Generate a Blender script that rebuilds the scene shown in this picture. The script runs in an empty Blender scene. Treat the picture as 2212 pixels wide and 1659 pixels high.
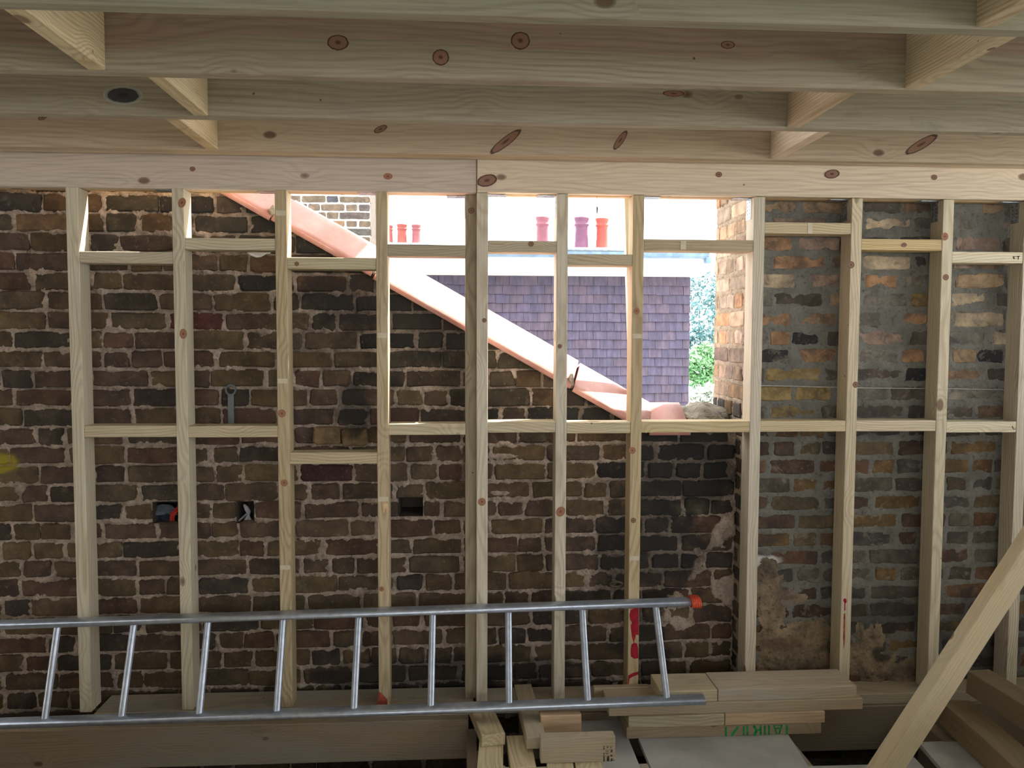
import bpy, bmesh, math, random
import numpy as np
from mathutils import Vector, Matrix

random.seed(7)
S = bpy.context.scene
COL = S.collection

# ------------------------------------------------------------------ camera
W, H, F = 2212, 1659, 1800.0
YAW, PITCH, ROLL = math.radians(3.65), math.radians(3.4), math.radians(0.2)
CAM = Vector((0, 0, 1.65))
fw = Vector((math.sin(YAW)*math.cos(PITCH), math.cos(YAW)*math.cos(PITCH), -math.sin(PITCH)))
rt = Vector((math.cos(YAW), -math.sin(YAW), 0))
upv = rt.cross(fw)
rt, upv = rt*math.cos(ROLL)+upv*math.sin(ROLL), upv*math.cos(ROLL)-rt*math.sin(ROLL)
cam = bpy.data.objects.new('camera', bpy.data.cameras.new('camera'))
COL.objects.link(cam)
cam.data.sensor_width = 36; cam.data.sensor_fit = 'HORIZONTAL'
cam.data.lens = F/W*36; cam.data.clip_start = 0.05; cam.data.clip_end = 300
M = Matrix((rt, upv, -fw)).transposed().to_4x4(); M.translation = CAM
cam.matrix_world = M
S.camera = cam

# ------------------------------------------------------------------ world, sun, exposure
SKY, SUN = 5.0, 22.0
w = bpy.data.worlds.new('sky'); S.world = w; w.use_nodes = True
bg = w.node_tree.nodes['Background']
bg.inputs[0].default_value = (0.94, 0.97, 1.0, 1); bg.inputs[1].default_value = SKY
sun = bpy.data.objects.new('sun', bpy.data.lights.new('sun', 'SUN')); COL.objects.link(sun)
SUNV = Vector((1.45, 1.0, 2.6)).normalized()
sun.rotation_euler = SUNV.to_track_quat('Z', 'Y').to_euler()
sun.data.energy = SUN; sun.data.angle = math.radians(0.6); sun.data.color = (1.0, 0.95, 0.86)
S.view_settings.view_transform = 'Standard'; S.view_settings.look = 'None'
S.view_settings.exposure = 0.0; S.view_settings.gamma = 1.0; S.view_settings.use_curve_mapping = False

# ------------------------------------------------------------------ pixel -> point on a real plane (2212 x 1659 frame)
def ray(x, y): return fw + rt*((x-W/2)/F) - upv*((y-H/2)/F)
def PY(x, y, Y): d = ray(x, y); return CAM + d*((Y-CAM.y)/d.y)
def PZ(x, y, Z): d = ray(x, y); return CAM + d*((Z-CAM.z)/d.z)

YS = 3.35      # front plane of the stud wall
SD = 0.092     # stud depth
YB = 3.55      # face of the party wall bricks
YC = 3.47      # face of the chimney breast bricks
FZ = 0.06      # top of the loose floor sheets

# ------------------------------------------------------------------ helpers
def mk(name, verts, faces, mat=None, parent=None, smooth=False):
    me = bpy.data.meshes.new(name); me.from_pydata([tuple(v) for v in verts], [], faces); me.update()
    if smooth: me.polygons.foreach_set('use_smooth', [True]*len(me.polygons))
    return link(name, me, mat, parent)
def link(name, me, mat=None, parent=None):
    if mat is not None and not me.materials: me.materials.append(mat)
    o = bpy.data.objects.new(name, me); COL.objects.link(o)
    if parent is not None: o.parent = parent
    return o
def tag(o, label, cat, group=None, kind=None):
    o['label'] = label; o['category'] = cat
    if group: o['group'] = group
    if kind: o['kind'] = kind
    return o
def empty(name, loc=(0, 0, 0)):
    o = bpy.data.objects.new(name, None); COL.objects.link(o); o.location = loc
    o.empty_display_size = 0.1
    return o
def attach(o, parent):
    """parent without moving (parents are unrotated)"""
    o.parent = parent
    o.matrix_parent_inverse = Matrix.Translation(-Vector(parent.location)) if parent.type == 'EMPTY' else parent.matrix_basis.inverted()
_boxes = {}
def boxmesh(L, a, b, bev=0.002):
    key = (round(L, 4), round(a, 4), round(b, 4), bev)
    if key in _boxes and False: return _boxes[key]
    bm = bmesh.new(); bmesh.ops.create_cube(bm, size=1)
    for v in bm.verts: v.co = Vector((v.co.x*L, v.co.y*a, v.co.z*b))
    if bev: bmesh.ops.bevel(bm, geom=bm.edges[:], offset=bev, segments=1, affect='EDGES')
    me = bpy.data.meshes.new('box'); bm.to_mesh(me); bm.free()
    return me
def frame(p0, p1, ydir):
    x = (Vector(p1)-Vector(p0)).normalized(); y = Vector(ydir); y = (y-x*y.dot(x)).normalized(); z = x.cross(y)
    m = Matrix((x, y, z)).transposed().to_4x4(); m.translation = (Vector(p0)+Vector(p1))/2
    return m
def timber(name, p0, p1, a, b, ydir, mat, parent=None, col=(1, 1, 1), bev=0.002, heart=0.0, pith=(0.0, 0.2)):
    """sawn timber: axis p0-p1 along local x, size a along ydir, b across"""
    p0, p1 = Vector(p0), Vector(p1)
    me = boxmesh((p1-p0).length, a, b, bev); me.name = name
    o = link(name, me, mat); m = frame(p0, p1, ydir)
    o.matrix_world = m
    if parent is not None:
        o.parent = parent; o.matrix_parent_inverse = Matrix.Translation(-Vector(parent.location))
    o.color = (*col, 1); o['heart'] = heart; o['pith_y'] = pith[0]; o['pith_z'] = pith[1]
    o['seed'] = random.random()*40
    return o
def boxw(name, x0, x1, y0, y1, z0, z1, mat, parent=None, bev=0.0):
    me = boxmesh(x1-x0, y1-y0, z1-z0, bev); me.name = name
    o = link(name, me, mat); o.location = ((x0+x1)/2, (y0+y1)/2, (z0+z1)/2)
    if parent is not None:
        o.parent = parent; o.matrix_parent_inverse = Matrix.Translation(-Vector(parent.location))
    return o
def tube(name, pts, r, mat, parent=None, n=8):
    vs, fs = [], []
    pts = [Vector(p) for p in pts]
    for i, p in enumerate(pts):
        t = (pts[min(i+1, len(pts)-1)]-pts[max(i-1, 0)]).normalized()
        s = Vector((0, 0, 1)) if abs(t.z) < .9 else Vector((1, 0, 0))
        a = t.cross(s).normalized(); b = t.cross(a)
        rr = r[i] if isinstance(r, (list, tuple)) else r
        for k in range(n):
            q = 2*math.pi*k/n; vs.append(p+(a*math.cos(q)+b*math.sin(q))*rr)
    for i in range(len(pts)-1):
        for k in range(n):
            fs.append((i*n+k, i*n+(k+1) % n, (i+1)*n+(k+1) % n, (i+1)*n+k))
    fs.append(tuple(range(n))); fs.append(tuple((len(pts)-1)*n+k for k in range(n))[::-1])
    o = mk(name, vs, fs, mat, None, True)
    if parent is not None:
        o.parent = parent; o.matrix_parent_inverse = Matrix.Translation(-Vector(parent.location))
    return o
def extrude(name, prof, p0, p1, ydir, mat, parent=None, smooth=False):
    """closed 2-D profile (y,z) swept from p0 to p1"""
    p0, p1 = Vector(p0), Vector(p1); L = (p1-p0).length; n = len(prof)
    vs = [(-L/2, y, z) for y, z in prof]+[(L/2, y, z) for y, z in prof]
    fs = [(k, (k+1) % n, n+(k+1) % n, n+k) for k in range(n)]+[tuple(range(n))[::-1], tuple(range(n, 2*n))]
    o = mk(name, vs, fs, mat, None, smooth); o.matrix_world = frame(p0, p1, ydir)
    if parent is not None:
        o.parent = parent; o.matrix_parent_inverse = Matrix.Translation(-Vector(parent.location))
    return o
def lathe(name, prof, loc, mat, n=24, parent=None):
    vs, fs = [], []
    for r, z in prof:
        for k in range(n):
            q = 2*math.pi*k/n; vs.append((r*math.cos(q), r*math.sin(q), z))
    for i in range(len(prof)-1):
        for k in range(n): fs.append((i*n+k, i*n+(k+1) % n, (i+1)*n+(k+1) % n, (i+1)*n+k))
    o = mk(name, vs, fs, mat, parent, True); o.location = loc
    return o

# ------------------------------------------------------------------ numpy noise
_rng = np.random.RandomState(11)
_tab = _rng.rand(256, 256)
def vnoise(x, y):
    xi = np.floor(x).astype(int); yi = np.floor(y).astype(int); fx = x-xi; fy = y-yi
    fx = fx*fx*(3-2*fx); fy = fy*fy*(3-2*fy)
    t = _tab
    a = t[xi & 255, yi & 255]; b = t[(xi+1) & 255, yi & 255]; c = t[xi & 255, (yi+1) & 255]; d = t[(xi+1) & 255, (yi+1) & 255]
    return (a*(1-fx)+b*fx)*(1-fy)+(c*(1-fx)+d*fx)*fy
def fbm(x, y, o=4, g=0.55):
    s = 0; a = 1; t = 0
    for i in range(o):
        s = s+a*vnoise(x*2**i+17.3*i, y*2**i+9.1*i); t += a; a *= g
    return s/t

# ------------------------------------------------------------------ materials
class NT:
    def __init__(s, name, rough=0.8):
        s.m = bpy.data.materials.new(name); s.m.use_nodes = True
        s.t = s.m.node_tree; s.b = s.t.nodes['Principled BSDF']; s.b.inputs['Roughness'].default_value = rough
        s.b.inputs['Specular IOR Level'].default_value = 0.3
    def n(s, typ, **k):
        nd = s.t.nodes.new('ShaderNode'+typ)
        for a, v in k.items(): setattr(nd, a, v)
        return nd
    def put(s, sock, v):
        if hasattr(v, 'is_linked') or isinstance(v, bpy.types.NodeSocket): s.t.links.new(v, sock)
        else: sock.default_value = v
    def math(s, op, a, b=0.0, c=None, clamp=False):
        nd = s.n('Math', operation=op, use_clamp=clamp); s.put(nd.inputs[0], a); s.put(nd.inputs[1], b)
        if c is not None: s.put(nd.inputs[2], c)
        return nd.outputs[0]
    def vmath(s, op, a, b=(0, 0, 0)):
        nd = s.n('VectorMath', operation=op); s.put(nd.inputs[0], a); s.put(nd.inputs[1], b)
        return nd.outputs['Value'] if op in ('LENGTH', 'DISTANCE', 'DOT_PRODUCT') else nd.outputs[0]
    def mix(s, f, a, b, mode='MIX'):
        nd = s.n('Mix', data_type='RGBA', blend_type=mode); s.put(nd.inputs[0], f)
        s.put(nd.inputs[6], a if not isinstance(a, tuple) else (*a[:3], 1)); s.put(nd.inputs[7], b if not isinstance(b, tuple) else (*b[:3], 1))
        return nd.outputs[2]
    def noise(s, vec, scale=5, detail=3, rough=0.5, dist=0.0):
        nd = s.n('TexNoise'); s.put(nd.inputs['Vector'], vec); nd.inputs['Scale'].default_value = scale
        nd.inputs['Detail'].default_value = detail; nd.inputs['Roughness'].default_value = rough; nd.inputs['Distortion'].default_value = dist
        return nd.outputs['Fac']
    def rng(s, v, a, b, c=0.0, d=1.0, smooth=True):
        nd = s.n('MapRange', interpolation_type='SMOOTHSTEP' if smooth else 'LINEAR'); s.put(nd.inputs[0], v)
        for i, q in enumerate((a, b, c, d)): s.put(nd.inputs[i+1], q)
        return nd.outputs[0]
    def bump(s, h, strength=0.3, dist=0.01):
        nd = s.n('Bump'); s.put(nd.inputs['Height'], h); nd.inputs['Strength'].default_value = strength; nd.inputs['Distance'].default_value = dist
        s.t.links.new(nd.outputs[0], s.b.inputs['Normal'])
    def color(s, c): s.put(s.b.inputs['Base Color'], c if not isinstance(c, tuple) else (*c[:3], 1))
    def attr(s, name):
        nd = s.n('Attribute', attribute_type='OBJECT', attribute_name=name); return nd.outputs['Fac']

def wood_mat(name, base, dark, heart, rough=0.75, ring=0.010, ringamt=0.75, grey=None, dirt=0.25):
    s = NT(name, rough)
    tc = s.n('TexCoord'); oi = s.n('ObjectInfo')
    sd = s.attr('seed')
    cb = s.n('CombineXYZ'); s.put(cb.inputs[0], s.math('MULTIPLY', sd, 3.7)); s.put(cb.inputs[1], s.math('MULTIPLY', sd, 0.0)); s.put(cb.inputs[2], 0.0)
    obj = tc.outputs['Object']
    v = s.vmath('ADD', obj, cb.outputs[0])
    # slow wander of the grain along the length
    wob = s.noise(s.vmath('MULTIPLY', v, (1.1, 3.0, 3.0)), 1.0, 2, 0.5)
    wob = s.math('MULTIPLY', s.math('SUBTRACT', wob, 0.5), 0.16)
    # knots
    vo = s.n('TexVoronoi'); s.put(vo.inputs['Vector'], s.vmath('MULTIPLY', v, (4.6, 8.0, 8.0))); vo.inputs['Scale'].default_value = 1.0; vo.inputs['Randomness'].default_value = 1.0
    kd = vo.outputs['Distance']
    sep = s.n('SeparateColor'); s.put(sep.inputs[0], vo.outputs['Color'])
    keep = s.math('GREATER_THAN', sep.outputs[0], 0.55)
    size = s.math('MULTIPLY_ADD', sep.outputs[1], 0.07, 0.055)
    kn = s.math('MULTIPLY', s.math('SUBTRACT', 1.0, s.rng(kd, s.math('MULTIPLY', size, 0.75), size)), keep)
    halo = s.math('MULTIPLY', s.rng(kd, 0.02, 0.5, 1.0, 0.0), keep)
    sx = s.n('SeparateXYZ'); s.put(sx.inputs[0], obj)
    dy = s.math('ADD', sx.outputs[1], s.attr('pith_y')); dz = s.math('ADD', sx.outputs[2], s.attr('pith_z'))
    r = s.math('SQRT', s.math('ADD', s.math('MULTIPLY', dy, dy), s.math('MULTIPLY', dz, dz)))
    r = s.math('ADD', s.math('ADD', r, wob), s.math('MULTIPLY', halo, 0.030))
    fine = s.noise(s.vmath('MULTIPLY', v, (4, 140, 140)), 1.0, 3, 0.6)
    rr = s.math('ADD', r, s.math('MULTIPLY', fine, 0.004))
    rg = s.math('SINE', s.math('MULTIPLY', rr, 2*math.pi/ring))
    rg = s.math('POWER', s.math('MULTIPLY_ADD', rg, 0.5, 0.5), 2.2)
    blot = s.noise(s.vmath('MULTIPLY', v, (1.6, 7, 7)), 1.0, 4, 0.6)
    amt = s.math('MULTIPLY', rg, s.math('MULTIPLY', s.rng(blot, 0.3, 0.7, 0.35, 1.0), ringamt))
    c = s.mix(amt, base, dark)
    hm = s.math('MULTIPLY', s.rng(s.math('ADD', r, s.math('MULTIPLY', blot, 0.02)), s.attr('heart'), s.math('ADD', s.attr('heart'), 0.006), 1.0, 0.0), 0.72)
    hm = s.math('MULTIPLY', hm, s.math('GREATER_THAN', s.attr('heart'), 0.001))
    c = s.mix(hm, c, s.mix(amt, heart, tuple(x*0.55 for x in heart)))
    c = s.mix(s.math('MULTIPLY', s.rng(fine, 0.42, 0.72), 0.38), c, tuple(x*0.7 for x in dark))
    if grey: c = s.mix(s.rng(blot, 0.35, 0.7, 0.15, 0.85), c, grey)
    # stains and dirt
    dn = s.noise(s.vmath('MULTIPLY', v, (2.2, 5, 5)), 1.7, 5, 0.7)
    c = s.mix(s.math('MULTIPLY', s.rng(dn, 0.56, 0.74), dirt), c, (0.10, 0.085, 0.07))
    c = s.mix(s.math('MULTIPLY', kn, 0.8), c, (0.13, 0.055, 0.03))
    ring2 = s.math('MULTIPLY', s.math('SUBTRACT', s.rng(kd, s.math('MULTIPLY', size, 0.95), s.math('MULTIPLY', size, 1.15), 1.0, 0.0), kn, clamp=True), keep)
    c = s.mix(s.math('MULTIPLY', ring2, 0.5), c, (0.05, 0.03, 0.02))
    # nail heads / bore holes
    v2 = s.n('TexVoronoi'); s.put(v2.inputs['Vector'], v); v2.inputs['Scale'].default_value = 7.0
    c = s.mix(s.math('MULTIPLY', s.rng(v2.outputs['Distance'], 0.022, 0.034, 1.0, 0.0), 0.75), c, (0.03, 0.025, 0.02))
    c = s.mix(1.0, c, oi.outputs['Color'], 'MULTIPLY')
    s.color(c)
    s.bump(s.math('ADD', s.math('MULTIPLY', rg, 0.5), fine), 0.25, 0.002)
    return s.m

WOOD = wood_mat('pine_pale', (0.67, 0.60, 0.475), (0.43, 0.345, 0.24), (0.52, 0.34, 0.22))
WOODG = wood_mat('pine_treated_green', (0.47, 0.43, 0.335), (0.30, 0.25, 0.18), (0.43, 0.30, 0.25), ring=0.019, ringamt=0.55)
WOODP = wood_mat('pine_pink_planed', (0.70, 0.59, 0.48), (0.47, 0.35, 0.265), (0.52, 0.36, 0.27), ring=0.019, ringamt=0.42, dirt=0.1)
WOODY = wood_mat('pine_yellow', (0.60, 0.475, 0.285), (0.38, 0.26, 0.13), (0.48, 0.30, 0.15))
WOODW = wood_mat('pine_weathered', (0.54, 0.44, 0.315), (0.34, 0.25, 0.165), (0.44, 0.30, 0.20), grey=(0.47, 0.45, 0.41))

def brick_mat(name, stains, island=False, speck=0.5, soot=0.25, burn=0.0):
    """colour from the object (or per island), mottled; stains = (x, z, rx, rz, colour, amount)"""
    s = NT(name, 0.92); oi = s.n('ObjectInfo'); ge = s.n('NewGeometry'); pos = ge.outputs['Position']
    if island:
        cr = s.n('ValToRGB'); s.put(cr.inputs[0], ge.outputs['Random Per Island'])
        e = cr.color_ramp; e.interpolation = 'CONSTANT'
        cols = island
        while len(e.elements) < len(cols): e.elements.new(0.5)
        for i, q in enumerate(cols): e.elements[i].position = i/len(cols); e.elements[i].color = (*q, 1)
        base = cr.outputs[0]; rnd = ge.outputs['Random Per Island']
    else: base = oi.outputs['Color']; rnd = oi.outputs['Random']
    n1 = s.noise(pos, 14, 4, 0.65); n2 = s.noise(pos, 60, 3, 0.6); n3 = s.noise(pos, 3.2, 5, 0.6, 0.6)
    c = s.mix(s.rng(n1, 0.35, 0.7), s.mix(1.0, base, (0.68, 0.66, 0.66), 'MULTIPLY'), s.mix(1.0, base, (1.25, 1.2, 1.12), 'MULTIPLY'))
    c = s.mix(s.math('MULTIPLY', s.rng(n2, 0.58, 0.72), 0.35*speck*2), c, (0.05, 0.045, 0.04))
    c = s.mix(s.math('MULTIPLY', s.rng(n2, 0.40, 0.30), 0.22), c, (0.40, 0.34, 0.27))
    c = s.mix(s.math('MULTIPLY', s.rng(n3, 0.52, 0.68), soot), c, (0.028, 0.027, 0.028))
    if burn:
        n4 = s.noise(pos, 11, 4, 0.7, 0.8)
        c = s.mix(s.math('MULTIPLY', s.rng(n4, 0.5, 0.66), burn), c, (0.055, 0.05, 0.05))
        c = s.mix(s.math('MULTIPLY', s.rng(n4, 0.42, 0.30), burn*0.55), c, (0.42, 0.35, 0.26))
    c = stain(s, c, pos, stains)
    s.color(c); s.bump(s.math('ADD', n1, s.math('MULTIPLY', n2, 0.5)), 0.7, 0.006)
    return s.m
def stain(s, c, pos, stains):
    if not stains: return c
    sx = s.n('SeparateXYZ'); s.put(sx.inputs[0], pos)
    nn = s.noise(pos, 7, 5, 0.65)
    for (x, z, rx, rz, col, amt) in stains:
        a = s.math('DIVIDE', s.math('SUBTRACT', sx.outputs[0], x), rx); b = s.math('DIVIDE', s.math('SUBTRACT', sx.outputs[2], z), rz)
        d = s.math('ADD', s.math('SQRT', s.math('ADD', s.math('MULTIPLY', a, a), s.math('MULTIPLY', b, b))), s.math('MULTIPLY', s.math('SUBTRACT', nn, 0.5), 1.6))
        c = s.mix(s.math('MULTIPLY', s.rng(d, 0.55, 1.0, 1.0, 0.0), amt), c, col)
    return c
def mortar_mat(name, c1, c2, stains=(), scale=1.0, soot=0.4):
    s = NT(name, 0.95); ge = s.n('NewGeometry'); pos = ge.outputs['Position']
    n1 = s.noise(pos, 22*scale, 5, 0.7); n2 = s.noise(pos, 110*scale, 3, 0.6); n3 = s.noise(pos, 3.0, 5, 0.6, 0.6)
    c = s.mix(s.rng(n1, 0.3, 0.7), c2, c1); c = s.mix(s.math('MULTIPLY', s.rng(n2, 0.55, 0.7), 0.55), c, tuple(x*0.3 for x in c2))
    c = s.mix(s.math('MULTIPLY', s.rng(n3, 0.52, 0.68), soot), c, (0.04, 0.038, 0.036))
    c = stain(s, c, pos, stains)
    s.color(c); s.bump(s.math('ADD', n1, n2), 0.9, 0.008)
    return s.m
def plain(name, col, rough=0.6, metal=0.0, var=0.12, scale=12, bump=0.0):
    s = NT(name, rough); s.b.inputs['Metallic'].default_value = metal
    tc = s.n('TexCoord'); n1 = s.noise(tc.outputs['Object'], scale, 4, 0.6)
    s.color(s.mix(s.rng(n1, 0.3, 0.7), tuple(x*(1-var*2) for x in col), tuple(min(1, x*(1+var)) for x in col)))
    if bump: s.bump(n1, bump, 0.004)
    return s.m

ALU = plain('aluminium', (0.56, 0.61, 0.71), 0.38, 0.75, 0.08, 30)
GALV = plain('galvanised_steel', (0.58, 0.62, 0.66), 0.4, 0.9, 0.2, 60)
STEEL = plain('grey_tool_steel', (0.20, 0.22, 0.23), 0.5, 0.3)
CAPM = plain('orange_plastic', (0.70, 0.10, 0.05), 0.5)
REDP = plain('red_marking_paint', (0.42, 0.012, 0.03), 0.7, 0, 0.2, 40)
GRNP = plain('green_stencil_ink', (0.02, 0.33, 0.12), 0.8, 0, 0.25, 60)
INK = plain('black_ink', (0.05, 0.045, 0.035), 0.9)
DARK = plain('dark_void', (0.02, 0.02, 0.02), 0.95)
STR = plain('pale_string', (0.55, 0.52, 0.5), 0.9)

# ------------------------------------------------------------------ brickwork
STRETCH, HEADER = [], []
def brickmesh(L, Hh, seed, D=0.07):
    r = random.Random(seed); hx, hz = L/2, Hh/2
    def j(a): return r.uniform(-a, a)
    cx = [r.uniform(0.004, 0.016) for _ in range(4)]; cz = [r.uniform(0.003, 0.011) for _ in range(4)]
    out = [(-hx, -hz+cz[0]), (-hx+cx[0], -hz), (j(0.25)*L, -hz+j(0.0025)), (hx-cx[1], -hz), (hx, -hz+cz[1]),
           (hx, hz-cz[2]), (hx-cx[2], hz), (j(0.25)*L, hz+j(0.0025)), (-hx+cx[3], hz), (-hx, hz-cz[3])]
    out = [(x+j(0.004), z+j(0.003)) for x, z in out]; n = 10
    vs = []
    for x, z in out:
        vs.append((x*(1-0.007/hx), r.uniform(-0.0015, 0.0015), z*(1-0.006/hz)))
    for x, z in out: vs.append((x, r.uniform(0.004, 0.008), z))
    for x, z in out: vs.append((x, D, z))
    fs = [tuple(range(n))]
    for a in (0, n):
        for k in range(n): fs.append((a+k, a+n+k, a+n+(k+1) % n, a+(k+1) % n))
    me = bpy.data.meshes.new('brick'); me.from_pydata(vs, [], fs); me.update()
    return me
def variants(mat):
    A = [brickmesh(0.22, 0.066, 100+i) for i in range(14)]; B = [brickmesh(0.105, 0.066, 300+i) for i in range(10)]
    for m in A+B: m.materials.append(mat)
    return A, B
def put_brick(parent, me, nomL, O, U, V, N, u0, u1, v0, v1, col, out=0.0, rng=random, jit=0.004, flip=True):
    o = bpy.data.objects.new('brick', me); COL.objects.link(o)
    yv = -N; m = Matrix((U, yv, V)).transposed().to_4x4()
    m.translation = O+U*((u0+u1)/2)+V*((v0+v1)/2)+N*(out+rng.uniform(-jit, jit))
    sx = (u1-u0)/nomL; sz = (v1-v0)/0.066
    rot = Matrix.Rotation(rng.uniform(-1, 1)*math.radians(0.9), 4, 'Y') @ Matrix.Rotation(rng.uniform(-1, 1)*math.radians(1.0), 4, 'Z')
    m = m @ rot @ Matrix.Diagonal((sx, 1, sz, 1))
    o.parent = parent; o.matrix_parent_inverse = Matrix.Translation(-Vector(parent.location)); o.matrix_basis = m
    o.color = (*col, 1)
    return o
def field(parent, bricks, A, B, mat_island, O, U, V, N, jit, rng):
    """the bricks past the part limit, joined"""
    vs, fs = [], []
    for (u0, u1, v0, v1, col, out) in bricks:
        me = rng.choice(A if u1-u0 > 0.15 else B); nL = 0.22 if u1-u0 > 0.15 else 0.105
        b = len(vs); o2 = rng.uniform(-jit, jit)+out
        for v in me.vertices:
            vs.append(O+U*((u0+u1)/2+v.co.x*(u1-u0)/nL)+V*((v0+v1)/2+v.co.z*(v1-v0)/0.066)+N*(o2-v.co.y))
        for p in me.polygons: fs.append(tuple(b+i for i in p.vertices))
    o = mk('brick_field', vs, fs, mat_island); o['kind'] = 'stuff'
    o.parent = parent; o.matrix_parent_inverse = Matrix.Translation(-Vector(parent.location))
    return o
def mortar_sheet(parent, name, mat, O, U, V, N, u0, u1, v0, v1, bricks, res, proud, amp, reach, keep=None, patches=(), nscale=1.0):
    nu, nv = int((u1-u0)/res)+1, int((v1-v0)/res)+1
    us = np.linspace(u0, u1, nu); vs_ = np.linspace(v0, v1, nv)
    Ug, Vg = np.meshgrid(us, vs_, indexing='ij')
    din = np.full(Ug.shape, -0.02)
    for (a, b, c, d, col, out) in bricks:
        i0, i1 = np.searchsorted(us, (a, b)); j0, j1 = np.searchsorted(vs_, (c, d))
        if i1 <= i0 or j1 <= j0: continue
        x = us[i0:i1, None]; z = vs_[None, j0:j1]
        dd = np.minimum(np.minimum(x-a, b-x), np.minimum(z-c, d-z))-min(out, 0)*5
        din[i0:i1, j0:j1] = np.maximum(din[i0:i1, j0:j1], dd)
    q = nscale
    n = fbm(Ug*16*q, Vg*16*q, 5, 0.6)-0.5; n2 = fbm(Ug*60*q+31, Vg*60*q+7, 3, 0.6)-0.5
    h = proud+amp*n*2.2+amp*0.55*n2*2
    ins = np.clip(din, 0, 1)
    h = h-ins*reach
    h = np.maximum(h, -0.022)
    for (f, hh) in patches:
        m = f(Ug, Vg); nn = fbm(Ug*9+3, Vg*9+5, 5, 0.6)-0.5
        k = np.clip((m+nn*1.3)*4, 0, 1)
        h = np.maximum(h, k*(hh+n*0.02+n2*0.012)-(1-k)*0.05)
    P = (np.array(O)[None, None]+Ug[..., None]*np.array(U)+Vg[..., None]*np.array(V)+h[..., None]*np.array(N)).reshape(-1, 3)
    idx = np.arange(nu*nv).reshape(nu, nv)
    quads = np.stack([idx[:-1, :-1], idx[1:, :-1], idx[1:, 1:], idx[:-1, 1:]], -1)
    if keep is not None:
        cu = (Ug[:-1, :-1]+Ug[1:, 1:])/2; cv = (Vg[:-1, :-1]+Vg[1:, 1:])/2
        quads = quads[keep(cu, cv)]
    quads = quads.reshape(-1, 4)
    me = bpy.data.meshes.new(name); me.vertices.add(len(P)); me.vertices.foreach_set('co', P.ravel().astype(np.float32))
    nq = len(quads); me.loops.add(nq*4); me.loops.foreach_set('vertex_index', quads.ravel().astype(np.int32))
    me.polygons.add(nq); me.polygons.foreach_set('loop_start', (np.arange(nq)*4).astype(np.int32)); me.polygons.foreach_set('loop_total', np.full(nq, 4, np.int32))
    me.polygons.foreach_set('use_smooth', np.ones(nq, bool)); me.update(calc_edges=True); me.validate()
    o = link(name, me, mat)
    o.parent = parent; o.matrix_parent_inverse = Matrix.Translation(-Vector(parent.location))
    return o

X_, Y_, Z_ = Vector((1, 0, 0)), Vector((0, 1, 0)), Vector((0, 0, 1))
# --- party wall geometry (world x, z on plane YB)
def wxz(px, py, Y=YB): p = PY(px, py, Y); return p.x, p.z
cx1, cz1 = wxz(480, 412, YB-0.03); cx2, cz2 = wxz(1345, 900, YB-0.03)
SL = (cz2-cz1)/(cx2-cx1)
XE = wxz(1590, 1000)[0]            # where the party wall meets the chimney breast
ZF = wxz(1500, 936, YB-0.03)[1]    # level stretch of the coping
XF = cx1+(ZF-cz1)/SL
def topz(x): return np.maximum(cz1+SL*(x-cx1), ZF)
XL, ZLO, ZHI = -2.35, -0.25, 2.75

stock = [(0.155, 0.115, 0.06), (0.10, 0.085, 0.06), (0.055, 0.05, 0.045), (0.17, 0.11, 0.065), (0.13, 0.10, 0.075)]
purple = [(0.1071, 0.074, 0.0533), (0.0969, 0.068, 0.0516), (0.1275, 0.088, 0.0516), (0.1173, 0.084, 0.0499), (0.1275, 0.094, 0.0533), (0.0673, 0.054, 0.0439), (0.1122, 0.068, 0.0482), (0.102, 0.078, 0.0516), (0.1173, 0.084, 0.055)]
pitch = (wxz(50, 479)[1]-wxz(50, 985)[1])/12
z479 = wxz(50, 479)[1]
def course_z(k): return z479-k*pitch
rw = random.Random(5)
holes = []
for (a, b, c, d) in ((331, 384, 1084, 1131), (512, 548, 1081, 1130), (862, 913, 1075, 1115)):
    (xa, zb), (xb, zt) = wxz(a, d), wxz(b, c); holes.append((xa, xb, zb, zt))
PB = []
for k in range(-7, 30):
    zc = course_z(k); x = XL+rw.uniform(-0.2, 0)
    if zc < ZLO or zc > ZHI: continue
    run = 0
    while x < XE:
        st = rw.random() < 0.62 if run != 1 else rw.random() < 0.5
        L = rw.uniform(0.205, 0.232) if st else rw.uniform(0.098, 0.122)
        g = rw.uniform(0.006, 0.017); hh = pitch-rw.uniform(0.006, 0.015)
        u0, u1, v0, v1 = x, x+L, zc-hh/2+rw.uniform(-.003, .003), zc+hh/2+rw.uniform(-.003, .003)
        x += L+g; run = 0 if st else run+1
        u1 = min(u1, XE-0.006)
        if u1-u0 < 0.04: continue
        top = float(min(topz(u0), topz(u1)))
        cut = v1 > top-0.004
        if cut and v0 > float(max(topz(u0), topz(u1)))-0.03: continue
        skip = False
        for (ha, hb, hc, hd) in holes:
            if v0 < hd-0.012 and v1 > hc+0.012 and u0 < hb and u1 > ha:
                # trim to the hole
                if u0 < ha-0.05: u1 = min(u1, ha-0.004)
                elif u1 > hb+0.05: u0 = max(u0, hb+0.004)
                else: skip = True
        if skip: continue
        xm = (u0+u1)/2
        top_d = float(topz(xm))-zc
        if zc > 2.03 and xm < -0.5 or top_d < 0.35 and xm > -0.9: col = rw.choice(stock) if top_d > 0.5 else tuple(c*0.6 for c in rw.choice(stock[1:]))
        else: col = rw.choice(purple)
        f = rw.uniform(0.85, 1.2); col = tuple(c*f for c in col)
        PB.append([u0, u1, v0, v1, col, 0.0] if not cut else [u0, u1, v0, v1, col, 0.0, True])
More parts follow.
